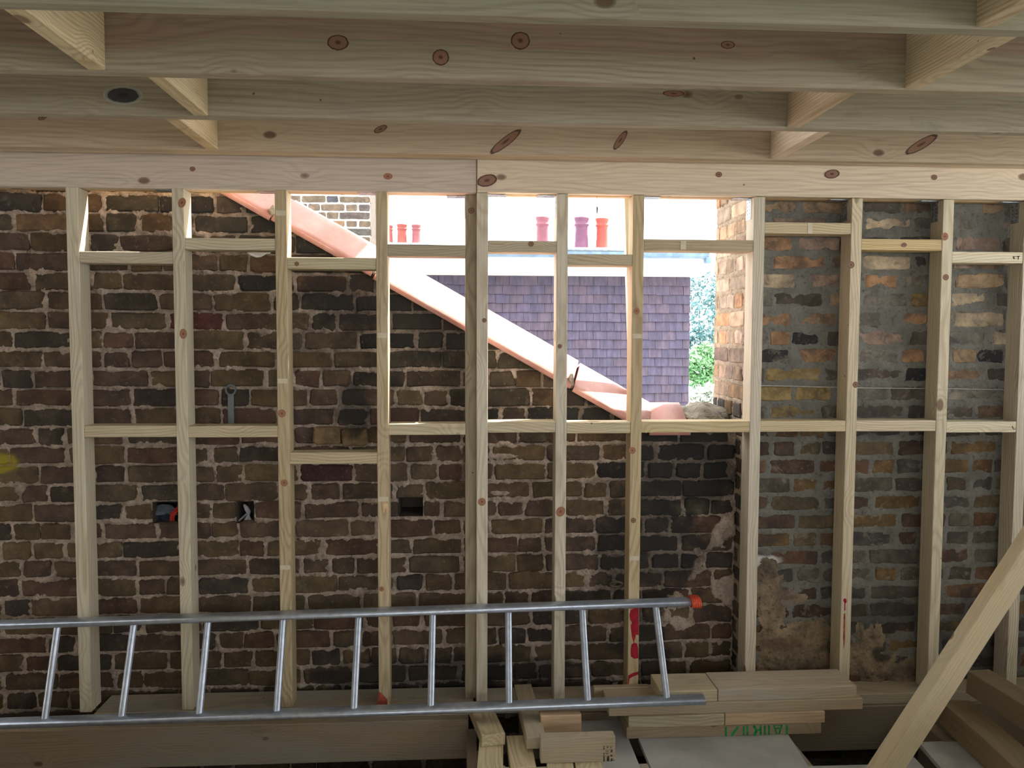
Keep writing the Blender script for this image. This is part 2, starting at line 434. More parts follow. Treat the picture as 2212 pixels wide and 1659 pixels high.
# two bricks standing proud over the low noggin
for (a, b, c, d) in ((676, 734, 925, 962), (738, 793, 928, 966)):
    (xa, zb), (xb, zt) = wxz(a, d, YB-0.05), wxz(b, c, YB-0.05)
    PB.append([xa, xb, zb, zt, (0.21, 0.145, 0.08), 0.045])
def near(px, py, col):
    x, z = wxz(px, py)
    for q in PB:
        if q[0] < x < q[1] and q[2]-.01 < z < q[3]+.01: q[4] = col
near(475, 690, (0.12, 0.042, 0.038)); near(405, 1440, (0.07, 0.034, 0.032)); near(700, 1015, (0.07, 0.034, 0.036))

(yx, yz) = wxz(4, 1003)
(sx_, sz_) = wxz(1490, 1010); (s2x, s2z) = wxz(1400, 1180); (s3x, s3z) = wxz(1390, 1400); (s4x, s4z) = wxz(900, 1460); (s5x, s5z) = wxz(760, 640)
(s6x, s6z) = wxz(960, 700); (s7x, s7z) = wxz(1300, 870)
BLK = (0.022, 0.021, 0.022)
pst = [(sx_, sz_, 0.36, 0.25, BLK, 0.9), (s2x, s2z, 0.30, 0.34, BLK, 0.78), (s3x, s3z, 0.16, 0.22, BLK, 0.7), (s4x, s4z, 0.62, 0.10, BLK, 0.75),
       (s5x, s5z, 0.26, 0.18, BLK, 0.75), (s6x, s6z, 0.30, 0.2, BLK, 0.7), (s7x, s7z, 0.3, 0.14, BLK, 0.8), (*wxz(560, 480), 0.3, 0.12, BLK, 0.6),
       (*wxz(760, 880), 0.10, 0.16, BLK, 0.75), (*wxz(1150, 1450), 0.3, 0.1, BLK, 0.6),
       (yx, yz, 0.105, 0.055, (0.36, 0.285, 0.03), 0.9)]
M_PB = brick_mat('brick_party_wall', pst, soot=0.14, burn=0.25)
M_PBI = brick_mat('brick_party_wall_field', pst, island=[tuple(c*0.95 for c in q) for q in purple])
pst2 = [(a, b, c, d, e if e != BLK else (0.03, 0.028, 0.027), f*0.8) for (a, b, c, d, e, f) in pst]
M_PM = mortar_mat('lime_mortar_pinkish', (0.60, 0.485, 0.40), (0.34, 0.265, 0.21), pst2)
M_CORE = plain('wall_core', (0.10, 0.08, 0.065), 0.95)

wall = empty('wall_back', (0, YB, 0))
tag(wall, 'rough dark brick party wall with crumbling pale mortar and a sloping top', 'wall', kind='structure')
# core of the wall
T0, T1 = YB+0.03, YB+0.36
def prism(name, poly, y0, y1, mat, parent):
    n = len(poly); vs = [(x, y0, z) for x, z in poly]+[(x, y1, z) for x, z in poly]
    fs = [tuple(range(n)), tuple(range(n, 2*n))[::-1]]+[(k, k+n, (k+1) % n+n, (k+1) % n) for k in range(n)]
    o = mk(name, vs, fs, mat)
    o.parent = parent; o.matrix_parent_inverse = Matrix.Translation(-Vector(parent.location)); return o
xtop = cx1+(ZHI-cz1)/SL
hd = 0.16
def holecut(cu, cv):
    k = cv < topz(cu)+0.02
    for (a, b, c, d) in holes: k &= ~((cu > a) & (cu < b) & (cv > c) & (cv < d))
    return k
prism('wall_core', [(XL, -0.9), (XE+0.02, -0.9), (XE+0.02, ZF+0.01), (XF, ZF+0.01), (xtop, ZHI), (XL, ZHI)], T0+hd, T1, M_CORE, wall)
OW = Vector((0, YB, 0)); NW = Vector((0, -1, 0))
def diag_patch(U, V):
    (ax, az), (bx, bz) = wxz(1600, 1085), wxz(1440, 1330)
    dx, dz = bx-ax, bz-az; L = math.hypot(dx, dz)
    t = ((U-ax)*dx+(V-az)*dz)/L; s_ = np.abs((U-ax)*dz-(V-az)*dx)/L
    return np.where((t > -0.05) & (t < L+.05), 0.42-s_*9, -1)
def sandy(px, py, rx, rz, Y=YB):
    x0, z0 = wxz(px, py, Y)
    return lambda U, V: 0.75-np.hypot((U-x0)/rx, (V-z0)/rz)
ppat = [(diag_patch, 0.012), (sandy(1560, 1270, 0.12, 0.12), 0.006), (sandy(1470, 1345, 0.1, 0.07), 0.004), (sandy(1090, 985, 0.10, 0.02), 0.003), (sandy(1085, 1065, 0.09, 0.02), 0.004), (sandy(160, 425, 0.12, 0.05), 0.002)]
mortar_sheet(wall, 'mortar', M_PM, OW, X_, Z_, NW, XL, XE, ZLO, ZHI, [q[:6] for q in PB], 0.0045, -0.005, 0.021, 0.85, holecut, ppat)
A, B = variants(M_PB)
def vis_rank(q):
    x, z = (q[0]+q[1])/2, (q[2]+q[3])/2
    d = Vector((x, YB, z))-CAM; dz = d.dot(fw); px = W/2+F*d.dot(rt)/dz; py = H/2-F*d.dot(upv)/dz
    inside = -40 < px < W+40 and 395 < py < 1540
    return (0 if inside else 1, -(q[1]-q[0]) if py < 1330 else -(q[1]-q[0])*0.35)
PB.sort(key=vis_rank)
rb = random.Random(8)
CUT = [q for q in PB if len(q) > 6]; PB = [q for q in PB if len(q) == 6]
def clipped(q):
    """brick cut to the rake of the wall top"""
    poly = [(q[0], q[2]), (q[1], q[2]), (q[1], q[3]), (q[0], q[3])]; out = []
    ins = lambda p: float(topz(p[0]))-0.004-p[1]
    for i in range(4):
        a, b = poly[i], poly[(i+1) % 4]; da, db = ins(a), ins(b)
        if da >= 0: out.append(a)
        if (da >= 0) != (db >= 0):
            t = da/(da-db); out.append((a[0]+(b[0]-a[0])*t, a[1]+(b[1]-a[1])*t))
    if len(out) < 3: return
    cx = sum(p[0] for p in out)/len(out); cz = sum(p[1] for p in out)/len(out); n = len(out)
    vs = [((x-cx)*0.96, 0.0, (z-cz)*0.9) for x, z in out]+[(x-cx, 0.005, z-cz) for x, z in out]+[(x-cx, 0.07, z-cz) for x, z in out]
    fs = [tuple(range(n))]
    for a in (0, n):
        for k in range(n): fs.append((a+k, a+n+k, a+n+(k+1) % n, a+(k+1) % n))
    o = mk('brick', vs, fs, M_PB); o.location = (cx, YB+rb.uniform(-.003, .003), cz); attach(o, wall); o.color = (*q[4], 1)
for q in CUT: clipped(q)
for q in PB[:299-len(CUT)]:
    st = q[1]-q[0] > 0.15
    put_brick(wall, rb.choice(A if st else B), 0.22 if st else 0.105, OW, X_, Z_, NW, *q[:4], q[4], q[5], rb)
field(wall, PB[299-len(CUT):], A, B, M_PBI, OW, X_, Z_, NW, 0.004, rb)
# pockets left by missing bricks
for (a, b, c, d) in holes:
    y0, y1 = YB-0.004, T0+hd+0.005
    vs = [(a, y0, c), (b, y0, c), (b, y0, d), (a, y0, d), (a, y1, c), (b, y1, c), (b, y1, d), (a, y1, d)]
    o = mk('putlog_hole', vs, [(4, 5, 6, 7), (0, 4, 7, 3), (1, 2, 6, 5), (3, 7, 6, 2), (0, 1, 5, 4)], M_CORE); attach(o, wall)

# --- coping: red ridge tiles laid down the slope
sC = NT('red_ridge_tile', 0.45)
tcC = sC.n('TexCoord'); nC = sC.noise(tcC.outputs['Object'], 9, 5, 0.65); nC2 = sC.noise(tcC.outputs['Object'], 40, 4, 0.6)
cC = sC.mix(sC.rng(nC, 0.3, 0.7), (0.52, 0.25, 0.215), (0.60, 0.33, 0.295)); cC = sC.mix(sC.math('MULTIPLY', sC.rng(nC2, 0.6, 0.75), 0.5), cC, (0.36, 0.19, 0.17))  # clay red made pinker and paler, haze put into the colour
cC = sC.mix(sC.math('MULTIPLY', sC.rng(nC, 0.60, 0.72), 0.45), cC, (0.42, 0.42, 0.45)); sC.color(cC); sC.bump(nC2, 0.2, 0.003)
COPE = sC.m
def cope_profile(hw=0.20, rise=0.125, t=0.018, n=14):
    pts = []
    for i in range(n+1):
        a = math.pi*i/n; c, s_ = math.cos(a), math.sin(a)
        yy = -hw*(1-2*i/n); pts.append((yy, rise*(1.06-math.sqrt((yy/hw)**2*1.0+0.012))))
    inner = [(y*(1-t/hw), z-t if z > t else 0.0) for y, z in pts[::-1]]
    # skirt
    pts = [(-hw, -0.012)]+pts+[(hw, -0.012)]; inner = [(hw-t, -0.012)]+inner+[(-hw+t, -0.012)]
    return pts+inner
YM = YB-0.03+0.20
def slope_pt(px):
    # point on the lower front line at pixel column px
    py = 412+(px-480)*(900-412)/(1345-480)
    p = PY(px, py, YB-0.03); return Vector((p.x, YM, p.z))
cuts = [330, 585, 805, 1012, 1236, 1402]
for i in range(len(cuts)-1):
    p0, p1 = slope_pt(cuts[i]+3), slope_pt(cuts[i+1]-2)
    lift = Vector((0, 0, 0.006*(i % 2)))
    # profile z must be perpendicular to slope and up: use ydir -> y, x cross y = z up
    o = extrude('coping_tile', cope_profile(), p0+lift, p1+lift, (0, 1, 0), COPE, wall, True)
pf0 = PY(1404, 938, YB-0.03); pf1 = PY(1492, 936, YB-0.03)
extrude('coping_tile', cope_profile(rise=0.12), (pf0.x, YM, ZF+0.004), (pf1.x, YM, ZF+0.004), (0, 1, 0), COPE, wall, True)
# crumbling mortar heap between coping and chimney, and bedding at the tile joints
M_LUMP = mortar_mat('grey_bedding_mortar', (0.36, 0.33, 0.26), (0.22, 0.20, 0.16), (), 1.0, 0.2)
def lump(name, c, rx, ry, rz, mat, parent, seed, n=18, m=12, amp=0.35):
    rr = random.Random(seed); ox, oy = rr.uniform(0, 50), rr.uniform(0, 50); vs, fs = [], []
    for i in range(m+1):
        th = math.pi*i/m
        for k in range(n):
            ph = 2*math.pi*k/n; d = Vector((math.sin(th)*math.cos(ph), math.sin(th)*math.sin(ph), math.cos(th)))
            nn = float(fbm(np.array([ox+d.x*2.3+d.z*1.7]), np.array([oy+d.y*2.3-d.z*1.1]), 4)[0])-0.5
            s_ = 1+amp*2*nn; vs.append((d.x*rx*s_, d.y*ry*s_, d.z*rz*s_))
    for i in range(m):
        for k in range(n): fs.append((i*n+k, (i+1)*n+k, (i+1)*n+(k+1) % n, i*n+(k+1) % n))
    o = mk(name, vs, fs, mat, None, False); o.location = c
    if parent is not None: o.parent = parent; o.matrix_parent_inverse = Matrix.Translation(-Vector(parent.location))
    return o
lump('bedding_mortar', ((pf1.x+XE)/2, YM, ZF+0.03), (XE-pf1.x)*0.62, 0.19, 0.085, M_LUMP, wall, 3, 30, 18, 0.25)
for i, (px, py) in enumerate(((1512, 897), (1530, 890), (1548, 896), (1565, 900))):
    p = PY(px, py, YM-0.10); lump('stone_chip', p, 0.022, 0.02, 0.016, M_LUMP if i % 2 else plain('slate_chip', (0.16, 0.18, 0.22), 0.8), wall, 20+i, 8, 6)
for px in (586, 806, 1236, 1403):
    p = slope_pt(px); lump('bedding_mortar', p+Vector((0, -0.17, 0.03)), 0.012, 0.03, 0.03, M_LUMP, wall, px, 8, 6)

# ------------------------------------------------------------------ chimney breast on the right
K2 = 2.861
def c15(x, y): return 1500+x/K2, 380+y/K2
OC = Vector((0, YC, 0))
tan, org, yel, blk, gry, crm, brn, pnk, dk = (0.33, 0.235, 0.15), (0.36, 0.215, 0.12), (0.26, 0.19, 0.085), (0.035, 0.034, 0.038), (0.18, 0.165, 0.14), (0.46, 0.37, 0.26), (0.22, 0.145, 0.095), (0.34, 0.245, 0.195), (0.10, 0.085, 0.07)
rows = [
 (150, 235, [(380, 620, tan), (650, 925, tan), (1030, 1265, dk), (1280, 1450, brn), (1755, 1900, tan), (1930, 2030, gry), (2060, 2300, tan)]),
 (255, 335, [(480, 800, pnk), (1040, 1330, crm), (1345, 1455, gry), (1480, 1560, dk), (1610, 1700, gry), (1880, 1985, pnk), (2030, 2240, tan)]),
 (375, 465, [(390, 600, org), (635, 890, pnk), (1030, 1240, dk), (1260, 1480, dk), (1600, 1880, pnk), (1900, 2010, dk), (2040, 2280, brn)]),
 (490, 580, [(485, 805, org), (845, 930, brn), (1030, 1335, crm), (1350, 1450, dk), (1595, 1740, pnk), (1750, 1900, brn), (1930, 2180, dk)]),
 (605, 695, [(400, 625, crm), (720, 930, pnk), (1055, 1260, org), (1290, 1480, gry), (1620, 1930, tan), (1990, 2200, gry)]),
 (720, 810, [(410, 480, gry), (490, 800, dk), (835, 940, tan), (1040, 1325, gry), (1340, 1450, yel), (1590, 1830, crm), (1860, 1990, dk), (2020, 2240, dk)]),
 (840, 935, [(390, 605, org), (655, 885, brn), (1020, 1150, gry), (1290, 1470, org), (1610, 1925, crm), (1980, 2200, gry)]),
 (955, 1050, [(390, 455, gry), (470, 600, org), (604, 795, blk), (820, 930, dk), (1020, 1320, pnk), (1340, 1480, dk), (1580, 1815, gry), (1845, 1960, crm), (1990, 2230, dk)]),
 (1065, 1160, [(390, 590, blk), (650, 885, org), (1015, 1260, gry), (1275, 1450, org), (1600, 1760, tan), (1764, 1930, blk), (1980, 2200, brn)]),
 (1185, 1270, [(380, 445, dk), (455, 800, yel), (820, 930, dk), (1010, 1310, dk), (1320, 1460, blk), (1565, 1800, brn), (1830, 1990, dk), (2020, 2200, dk)]),
 (1300, 1390, [(390, 615, yel), (640, 860, yel), (1010, 1220, gry), (1235, 1470, dk), (1580, 1900, gry), (1930, 2160, dk)]),
 (1415, 1500, [(390, 455, dk), (480, 780, yel), (800, 930, dk), (1010, 1325, dk), (1340, 1470, dk), (1560, 1760, dk), (1775, 1960, brn), (1990, 2200, dk)]),
]
CB = []; rc = random.Random(21)
XR = 3.42
zb_last = None
for (y0, y1, bl) in rows:
    for (a, b, col) in bl:
        z1 = PY(*c15((a+b)/2, y0), YC).z; z0 = PY(*c15((a+b)/2, y1), YC).z
        ua, ub = PY(*c15(a, 700), YC).x, PY(*c15(b, 700), YC).x
        ua = max(ua, XE+0.012)
        f = rc.uniform(0.85, 1.15); CB.append([ua, ub, z0, z1, tuple(c*f for c in col), 0.0])
    x = CB[-1][1]+0.014
    while x < XR-0.05:      # carry the course on past the edge of the picture
        L = rc.choice((0.215, 0.215, 0.105)); CB.append([x, min(x+L, XR-0.004), z0, z1, rc.choice((tan, brn, dk, gry, org)), 0.0]); x += L+0.013
pitch2 = (PY(*c15(1100, 192), YC).z-PY(*c15(1100, 1457), YC).z)/11
zc0 = PY(*c15(1100, 1457), YC).z
low = [dk, (0.13, 0.10, 0.06), (0.17, 0.11, 0.05), (0.09, 0.06, 0.045), (0.075, 0.07, 0.065), (0.15, 0.085, 0.05), (0.12, 0.105, 0.085)]
for k in list(range(1, 22)):
    zc = zc0-k*pitch2
    if zc < -0.2: continue
    x = XE+0.012; fst = rc.random() < .5
    while x < XR:
        st = fst if x < XE+.05 else rc.random() < 0.55
        L = rc.uniform(0.2, 0.225) if st else rc.uniform(0.095, 0.112); g = rc.uniform(0.009, 0.016); hh = pitch2-rc.uniform(0.013, 0.02)
        f = rc.uniform(0.8, 1.2); col = rc.choice(low)
        CB.append([x, x+L, zc-hh/2, zc+hh/2, tuple(c*f for c in col), 0.0]); x += L+g
for k in (1, 2, 3, 4, 5):   # courses rising behind the ceiling joists
    zc = zc0+(11+k)*pitch2; x = XE+0.012
    while x < XR:
        L = rc.choice((0.215, 0.105)); col = rc.choice((tan, brn, dk, gry)); CB.append([x, x+L, zc-0.033, zc+0.033, col, 0.0]); x += L+0.012
(ex, ez) = wxz(1625, 1212, YC)
cst = [(ex, ez, 0.14, 0.028, (0.75, 0.72, 0.68), 0.8), (*wxz(1900, 1330, YC), 0.3, 0.08, BLK, 0.45), (*wxz(2100, 1400, YC), 0.25, 0.3, BLK, 0.6), (*wxz(1690, 1290, YC), 0.12, 0.05, (0.3, 0.2, 0.15), 0.4)]
M_CB = brick_mat('brick_breast', cst, soot=0.3, burn=0.6); M_CBI = brick_mat('brick_breast_field', cst, island=low)
M_CM = mortar_mat('grey_cement_mortar', (0.225, 0.215, 0.185), (0.15, 0.145, 0.125), cst, 0.6, 0.25)
M_SAND = mortar_mat('sandy_lime_plaster', (0.37, 0.275, 0.175), (0.17, 0.125, 0.085), [(*wxz(1690, 1470, YC), 0.16, 0.035, BLK, 0.8), (*wxz(1900, 1410, YC), 0.06, 0.05, BLK, 0.8), (*wxz(1700, 1390, YC), 0.13, 0.035, (0.16, 0.09, 0.06), 0.7)], 0.5, 0.5)
YCB = YC+0.43
breast = empty('chimney_breast', (XE, YC, 0))
tag(breast, 'patched brick chimney breast of yellow, orange and sooty bricks in grey mortar', 'chimney breast', kind='structure')
boxw('chimney_core', XE+0.03, XR+0.17, YC+0.03, YCB, -0.9, 3.25, M_CORE, breast)
mortar_sheet(breast, 'mortar', M_CM, OC, X_, Z_, NW, XE, XR, -0.25, 3.25, CB, 0.006, 0.001, 0.010, 0.42, None, (), 0.8)
# plaster left clinging low on the breast
def plaster(name, plist, x0, x1, z0, z1, hh):
    def f(U, V):
        m = np.full(U.shape, -1.0)
        for (px, py, rx, rz) in plist:
            a, b = wxz(px, py, YC); m = np.maximum(m, 0.8-np.hypot((U-a)/rx, (V-b)/rz))
        return m
    nu, nv = int((x1-x0)/0.006), int((z1-z0)/0.006)
    return f
pl = [(1700, 1430, 0.24, 0.17), (1665, 1310, 0.10, 0.24), (1925, 1455, 0.22, 0.15), (1870, 1390, 0.12, 0.15), (1740, 1370, 0.2, 0.09), (1980, 1450, 0.12, 0.12), (1660, 1240, 0.06, 0.10), (1800, 1440, 0.15, 0.12), (1720, 1290, 0.06, 0.03)]
fpl = plaster('p', pl, 0, 0, 0, 0, 0)
x0, z1 = wxz(1600, 1190, YC); x1, z0 = wxz(2060, 1560, YC)
def keep_pl(cu, cv):
    m = fpl(cu, cv); nn = fbm(cu*9+3, cv*9+5, 5, 0.6)-0.5
    return (m+nn*1.3) > 0.02
mortar_sheet(breast, 'plaster_remnant', M_SAND, OC, X_, Z_, NW, max(x0, XE), x1, z0, z1, [], 0.005, 0.004, 0.008, 0.9, keep_pl, [(fpl, 0.009)])
A2, B2 = variants(M_CB)
CB.sort(key=lambda q: (0 if q[2] > 0.3 and q[3] < 2.35 and q[0] < 2.25 else 1, -(q[3])))
for q in CB[:299]:
    st = q[1]-q[0] > 0.15
    put_brick(breast, rc.choice(A2 if st else B2), 0.22 if st else 0.105, OC, X_, Z_, NW, *q[:4], q[4], 0, rc, 0.003)
field(breast, CB[299:], A2, B2, M_CBI, OC, X_, Z_, NW, 0.003, rc)
# side of the breast seen through the opening
UR = Vector((0, -1, 0)); NR = Vector((-1, 0, 0)); OR = Vector((XE, YCB, 0)); RW = YCB-YC
M_RM = mortar_mat('warm_mortar', (0.42, 0.34, 0.26), (0.30, 0.25, 0.19), (), 0.8, 0.15)
RB = []
rp = [(0.48, 0.37, 0.28), (0.46, 0.33, 0.23), (0.44, 0.27, 0.16), (0.44, 0.36, 0.29), (0.50, 0.41, 0.33), (0.30, 0.23, 0.17), (0.40, 0.33, 0.27)]
k = 0
zc = zc0-21*pitch2
while zc < 3.2:
    seq = [0.215, 0.215] if k % 2 == 0 else [0.06, 0.112, 0.112, 0.112]
    x = 0.0
    for L in seq:
        z_ = zc; f = rc.uniform(0.85, 1.1); col = rc.choice(rp)
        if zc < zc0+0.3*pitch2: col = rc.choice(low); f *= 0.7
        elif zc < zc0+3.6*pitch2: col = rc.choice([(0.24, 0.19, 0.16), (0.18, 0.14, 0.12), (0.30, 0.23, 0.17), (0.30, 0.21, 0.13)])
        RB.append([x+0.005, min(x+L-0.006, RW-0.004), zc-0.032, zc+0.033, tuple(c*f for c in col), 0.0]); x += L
    zc += pitch2; k += 1
mortar_sheet(breast, 'mortar', M_RM, OR, UR, Z_, NR, 0, RW, -0.25, 3.25, RB, 0.006, -0.002, 0.008, 0.8, None, (), 0.8)
M_RB = brick_mat('brick_breast_side', [], soot=0.12, speck=0.3); A3, B3 = variants(M_RB)
for q in RB:
    st = q[1]-q[0] > 0.15
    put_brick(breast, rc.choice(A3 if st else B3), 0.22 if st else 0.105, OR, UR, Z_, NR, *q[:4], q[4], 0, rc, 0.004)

# ------------------------------------------------------------------ stud wall
stud_wall = empty('stud_wall', (0, YS, 0.09))
tag(stud_wall, 'pale pine stud wall of uprights and staggered noggins in front of the brickwork', 'timber frame')
HZ = PY(1006, 416, YS).z
HT = 2.44
SZ0, SZ1 = 0.09, 0.135        # sole plate
studs = {}
def stud(key, l, r, y=600, mat=WOOD, col=(1, 1, 1), back=0.0, z0=SZ1, z1=None):
    xa, xb = PY(l, y, YS+back).x, PY(r, y, YS+back).x
    xc = (xa+xb)/2; wd = 0.0455; z1 = HZ if z1 is None else z1
    studs[key] = (xc-wd/2, xc+wd/2)
    return timber('stud', (xc, YS+back+SD/2, z0), (xc, YS+back+SD/2, z1), wd, SD, (1, 0, 0), mat, stud_wall, col, pith=(random.uniform(-.05, .05), random.uniform(.06, .16)))
stud(1, 147, 171.5, col=(1.0, 0.99, 0.95)); stud(2, 375, 399, col=(0.97, 0.97, 0.92)); stud(3, 596, 620, mat=WOODY, col=(0.93, 0.95, 1.0)); stud(4, 813.5, 836.5, mat=WOODY, col=(0.95, 0.97, 1.05))
stud(5, 1006, 1028.5, col=(0.62, 0.58, 0.52), back=0.045); stud(6, 1030, 1054); stud(7, 1202.5, 1226); stud(8, 1366.5, 1389.5, mat=WOODY, col=(0.97, 0.97, 1.0))  # the set-back stud is tinted darker, recess shade put into its colour
stud(9, 1627, 1649); stud(10, 1836.5, 1859, col=(1.05, 1.0, 0.9)); stud(11, 2033, 2056, col=(1.05, 1.02, 0.95)); stud(12, 2208, 2232)
def noggin(a, b, y0, y1, mat=WOOD, col=(1, 1, 1), back=0.0):
    xa, xb = studs[a][1], studs[b][0]
    pm = (xa+xb)/2; px = 1008+pm/3.35*1800
    zt, zb = PY(px, y0, YS).z, PY(px, y1, YS).z; zc = (zt+zb)/2
    return timber('noggin', (xa, YS+0.001+back+SD/2, zc), (xb, YS+0.001+back+SD/2, zc), SD-0.002, 0.0455, (0, 1, 0), mat, stud_wall, col, pith=(random.uniform(-.05, .05), random.uniform(.05, .12)))
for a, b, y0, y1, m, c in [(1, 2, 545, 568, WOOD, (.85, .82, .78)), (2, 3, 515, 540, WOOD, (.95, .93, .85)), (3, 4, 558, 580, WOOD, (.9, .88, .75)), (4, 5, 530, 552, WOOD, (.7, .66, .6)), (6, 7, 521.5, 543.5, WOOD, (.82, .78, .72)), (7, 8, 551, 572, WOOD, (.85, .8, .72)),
                         (8, 9, 519, 541, WOOD, (.78, .72, .6)), (9, 10, 480, 506, WOODY, (1.1, 1.15, 1.25)), (10, 11, 517, 541, WOODY, (1.15, 1.12, 1.0)), (11, 12, 544, 569, WOOD, (1.15, 1.13, 1.05)),
                         (1, 2, 919, 945, WOOD, (.95, .9, .8)), (2, 3, 919, 946, WOOD, (.93, .88, .76)), (3, 4, 978, 1002, WOODY, (1.0, 1.05, 1.15)), (4, 5, 916, 939, WOOD, (.95, .9, .8)), (6, 7, 911, 934, WOOD, (.97, .92, .8)), (7, 8, 914, 934.5, WOOD, (.97, .92, .78)),
                         (8, 9, 912, 932.7, WOODY, (1.1, 1.12, 1.1)), (9, 10, 909.5, 932, WOODY, (1.15, 1.2, 1.3)), (10, 11, 908, 932, WOOD, (1.1, 1.05, .95)), (11, 12, 911, 934, WOOD, (1.2, 1.18, 1.1))]:
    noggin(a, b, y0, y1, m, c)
# header: two front boards butted, backed by a second ply
xj = PY(1030, 380, YS).x
timber('header_board', (-2.3, YS+0.030, (HZ+HT)/2), (xj-0.001, YS+0.030, (HZ+HT)/2), 0.044, HT-HZ, (0, 1, 0), WOODP, stud_wall, (0.93, 0.93, 0.96), heart=0.0, pith=(0.02, 0.09))
timber('header_board', (xj+0.001, YS+0.0225, (HZ+HT)/2+0.002), (3.4, YS+0.0225, (HZ+HT)/2+0.002), 0.044, HT-HZ, (0, 1, 0), WOODP, stud_wall, (1.08, 1.06, 1.0), heart=0.0, pith=(0.02, 0.07))
timber('header_board', (-2.3, YS+0.0755, (HZ+HT)/2+0.001), (3.4, YS+0.0755, (HZ+HT)/2+0.001), 0.044, HT-HZ, (0, 1, 0), WOODY, stud_wall, (1.1, 1, 1), pith=(0, .1))
# sole plate pieces
timber('sole_plate', (PY(205, 1530, YS).x, YS+0.075, (SZ0+SZ1)/2), (studs[6][0]-0.01, YS+0.075, (SZ0+SZ1)/2), 0.17, SZ1-SZ0, (0, 1, 0), WOODW, stud_wall, (0.8, 0.8, 0.78))
timber('sole_plate', (studs[6][1]-0.04, YS+0.065, (SZ0+SZ1)/2+0.001), (3.4, YS+0.065, (SZ0+SZ1)/2+0.001), 0.15, SZ1-SZ0, (0, 1, 0), WOODW, stud_wall, (0.95, 0.92, 0.86))
# galvanised angle brackets
def bracket(x, side, y=YS+0.03):
    t = 0.002; h, l, d = 0.085, 0.075, 0.055
    s_ = side
    poly = [(0, 0), (s_*l, 0), (s_*l, -t), (s_*t*1.01, -t), (s_*t, -h), (0, -h)]
    vs = [(x+a, y, HZ-0.0005+b) for a, b in poly]+[(x+a, y+d, HZ-0.0005+b) for a, b in poly]; n = 6
    fs = [tuple(range(n)), tuple(range(n, 2*n))[::-1]]+[(k, k+n, (k+1) % n+n, (k+1) % n) for k in range(n)]
    o = mk('angle_bracket', vs, fs, GALV); attach(o, stud_wall)
    hv, hf = [], []
    for i in range(5):
        for jj in (0.28, 0.72):
            b = len(hv); cy, cz = y+d*jj, HZ-0.016-i*0.015; xx = x+s_*(t+0.0006)
            for kk in range(6): hv.append((xx, cy+0.003*math.cos(kk*math.pi/3), cz+0.003*math.sin(kk*math.pi/3)))
            hf.append(tuple(range(b, b+6)))
    o2 = mk('nail_hole', hv, hf, INK, o)
    return o
for k, sd in ((2, -1), (3, -1), (4, -1), (5, -1), (7, -1), (9, -1), (10, -1), (11, -1), (12, -1)): bracket(studs[k][0], sd, YS+0.03 + (0.045 if k == 5 else 0) if k < 9 else YS+0.035)
bracket(studs[6][1], 1); bracket(studs[8][1], 1)

def decal(name, pts, Y, mat, parent, th=0.0006):
    """flat paint or ink shape lying on a timber face"""
    vs = [PY(x, y, Y) for x, y in pts]; n = len(vs)
    vs = [Vector((v.x, Y-th, v.z)) for v in vs]
    o = mk(name, vs, [tuple(range(n))], mat); attach(o, parent); return o
# red spray marks
decal('paint_mark', [(1362, 1318), (1370, 1313), (1379.5, 1312), (1379.5, 1372), (1374, 1371), (1369, 1390), (1365, 1376), (1362, 1352), (1365, 1345), (1361, 1338), (1359.5, 1328)], YS, REDP, stud_wall)
decal('paint_mark', [(1364, 1392), (1370, 1388), (1376, 1390), (1378.5, 1400), (1379, 1422), (1370, 1423), (1363, 1418), (1362, 1405)], YS, REDP, stud_wall)
decal('paint_mark', [(1357, 1459), (1368, 1453), (1379, 1451), (1379, 1457), (1366, 1462), (1360, 1466), (1357.5, 1482), (1376, 1482), (1376, 1486), (1356, 1486)], YS, REDP, stud_wall)
decal('paint_mark', [(1821, 1296), (1824, 1292), (1828, 1294), (1829, 1300), (1826, 1304), (1826, 1318), (1823.5, 1320), (1824, 1303)], YS, REDP, stud_wall)
M_RPF = plain('faded_red_paint', (0.45, 0.10, 0.07), 0.8, 0, 0.3, 40)
decal('paint_mark', [(1822.5, 1326), (1826, 1324), (1825.5, 1352), (1825, 1385), (1822.5, 1404), (1821, 1380)], YS, M_RPF, stud_wall)
decal('paint_mark', [(817, 1492), (827, 1500), (837, 1512), (837, 1532), (815, 1532)], YS, M_RPF, stud_wall)
for pts in ([(2188, 554), (2190, 553), (2191.5, 560), (2190, 560)], [(2191, 555), (2194, 553), (2194.5, 554), (2191, 556)], [(2190, 558), (2192, 557), (2192.5, 558.5), (2190, 559.5)], [(2196, 553.5), (2203, 552.5), (2203, 554), (2196, 555)], [(2199, 554), (2201, 554), (2200, 561), (2198.5, 561)]):
    decal('pencil_mark', pts, YS+0.001, INK, stud_wall)
for pts in ([(2186, 921), (2187.5, 920), (2189.5, 926), (2188, 927)], [(2189, 927), (2193, 925.5), (2193, 927), (2189.5, 928.5)]):
    decal('pencil_mark', pts, YS+0.001, INK, stud_wall)

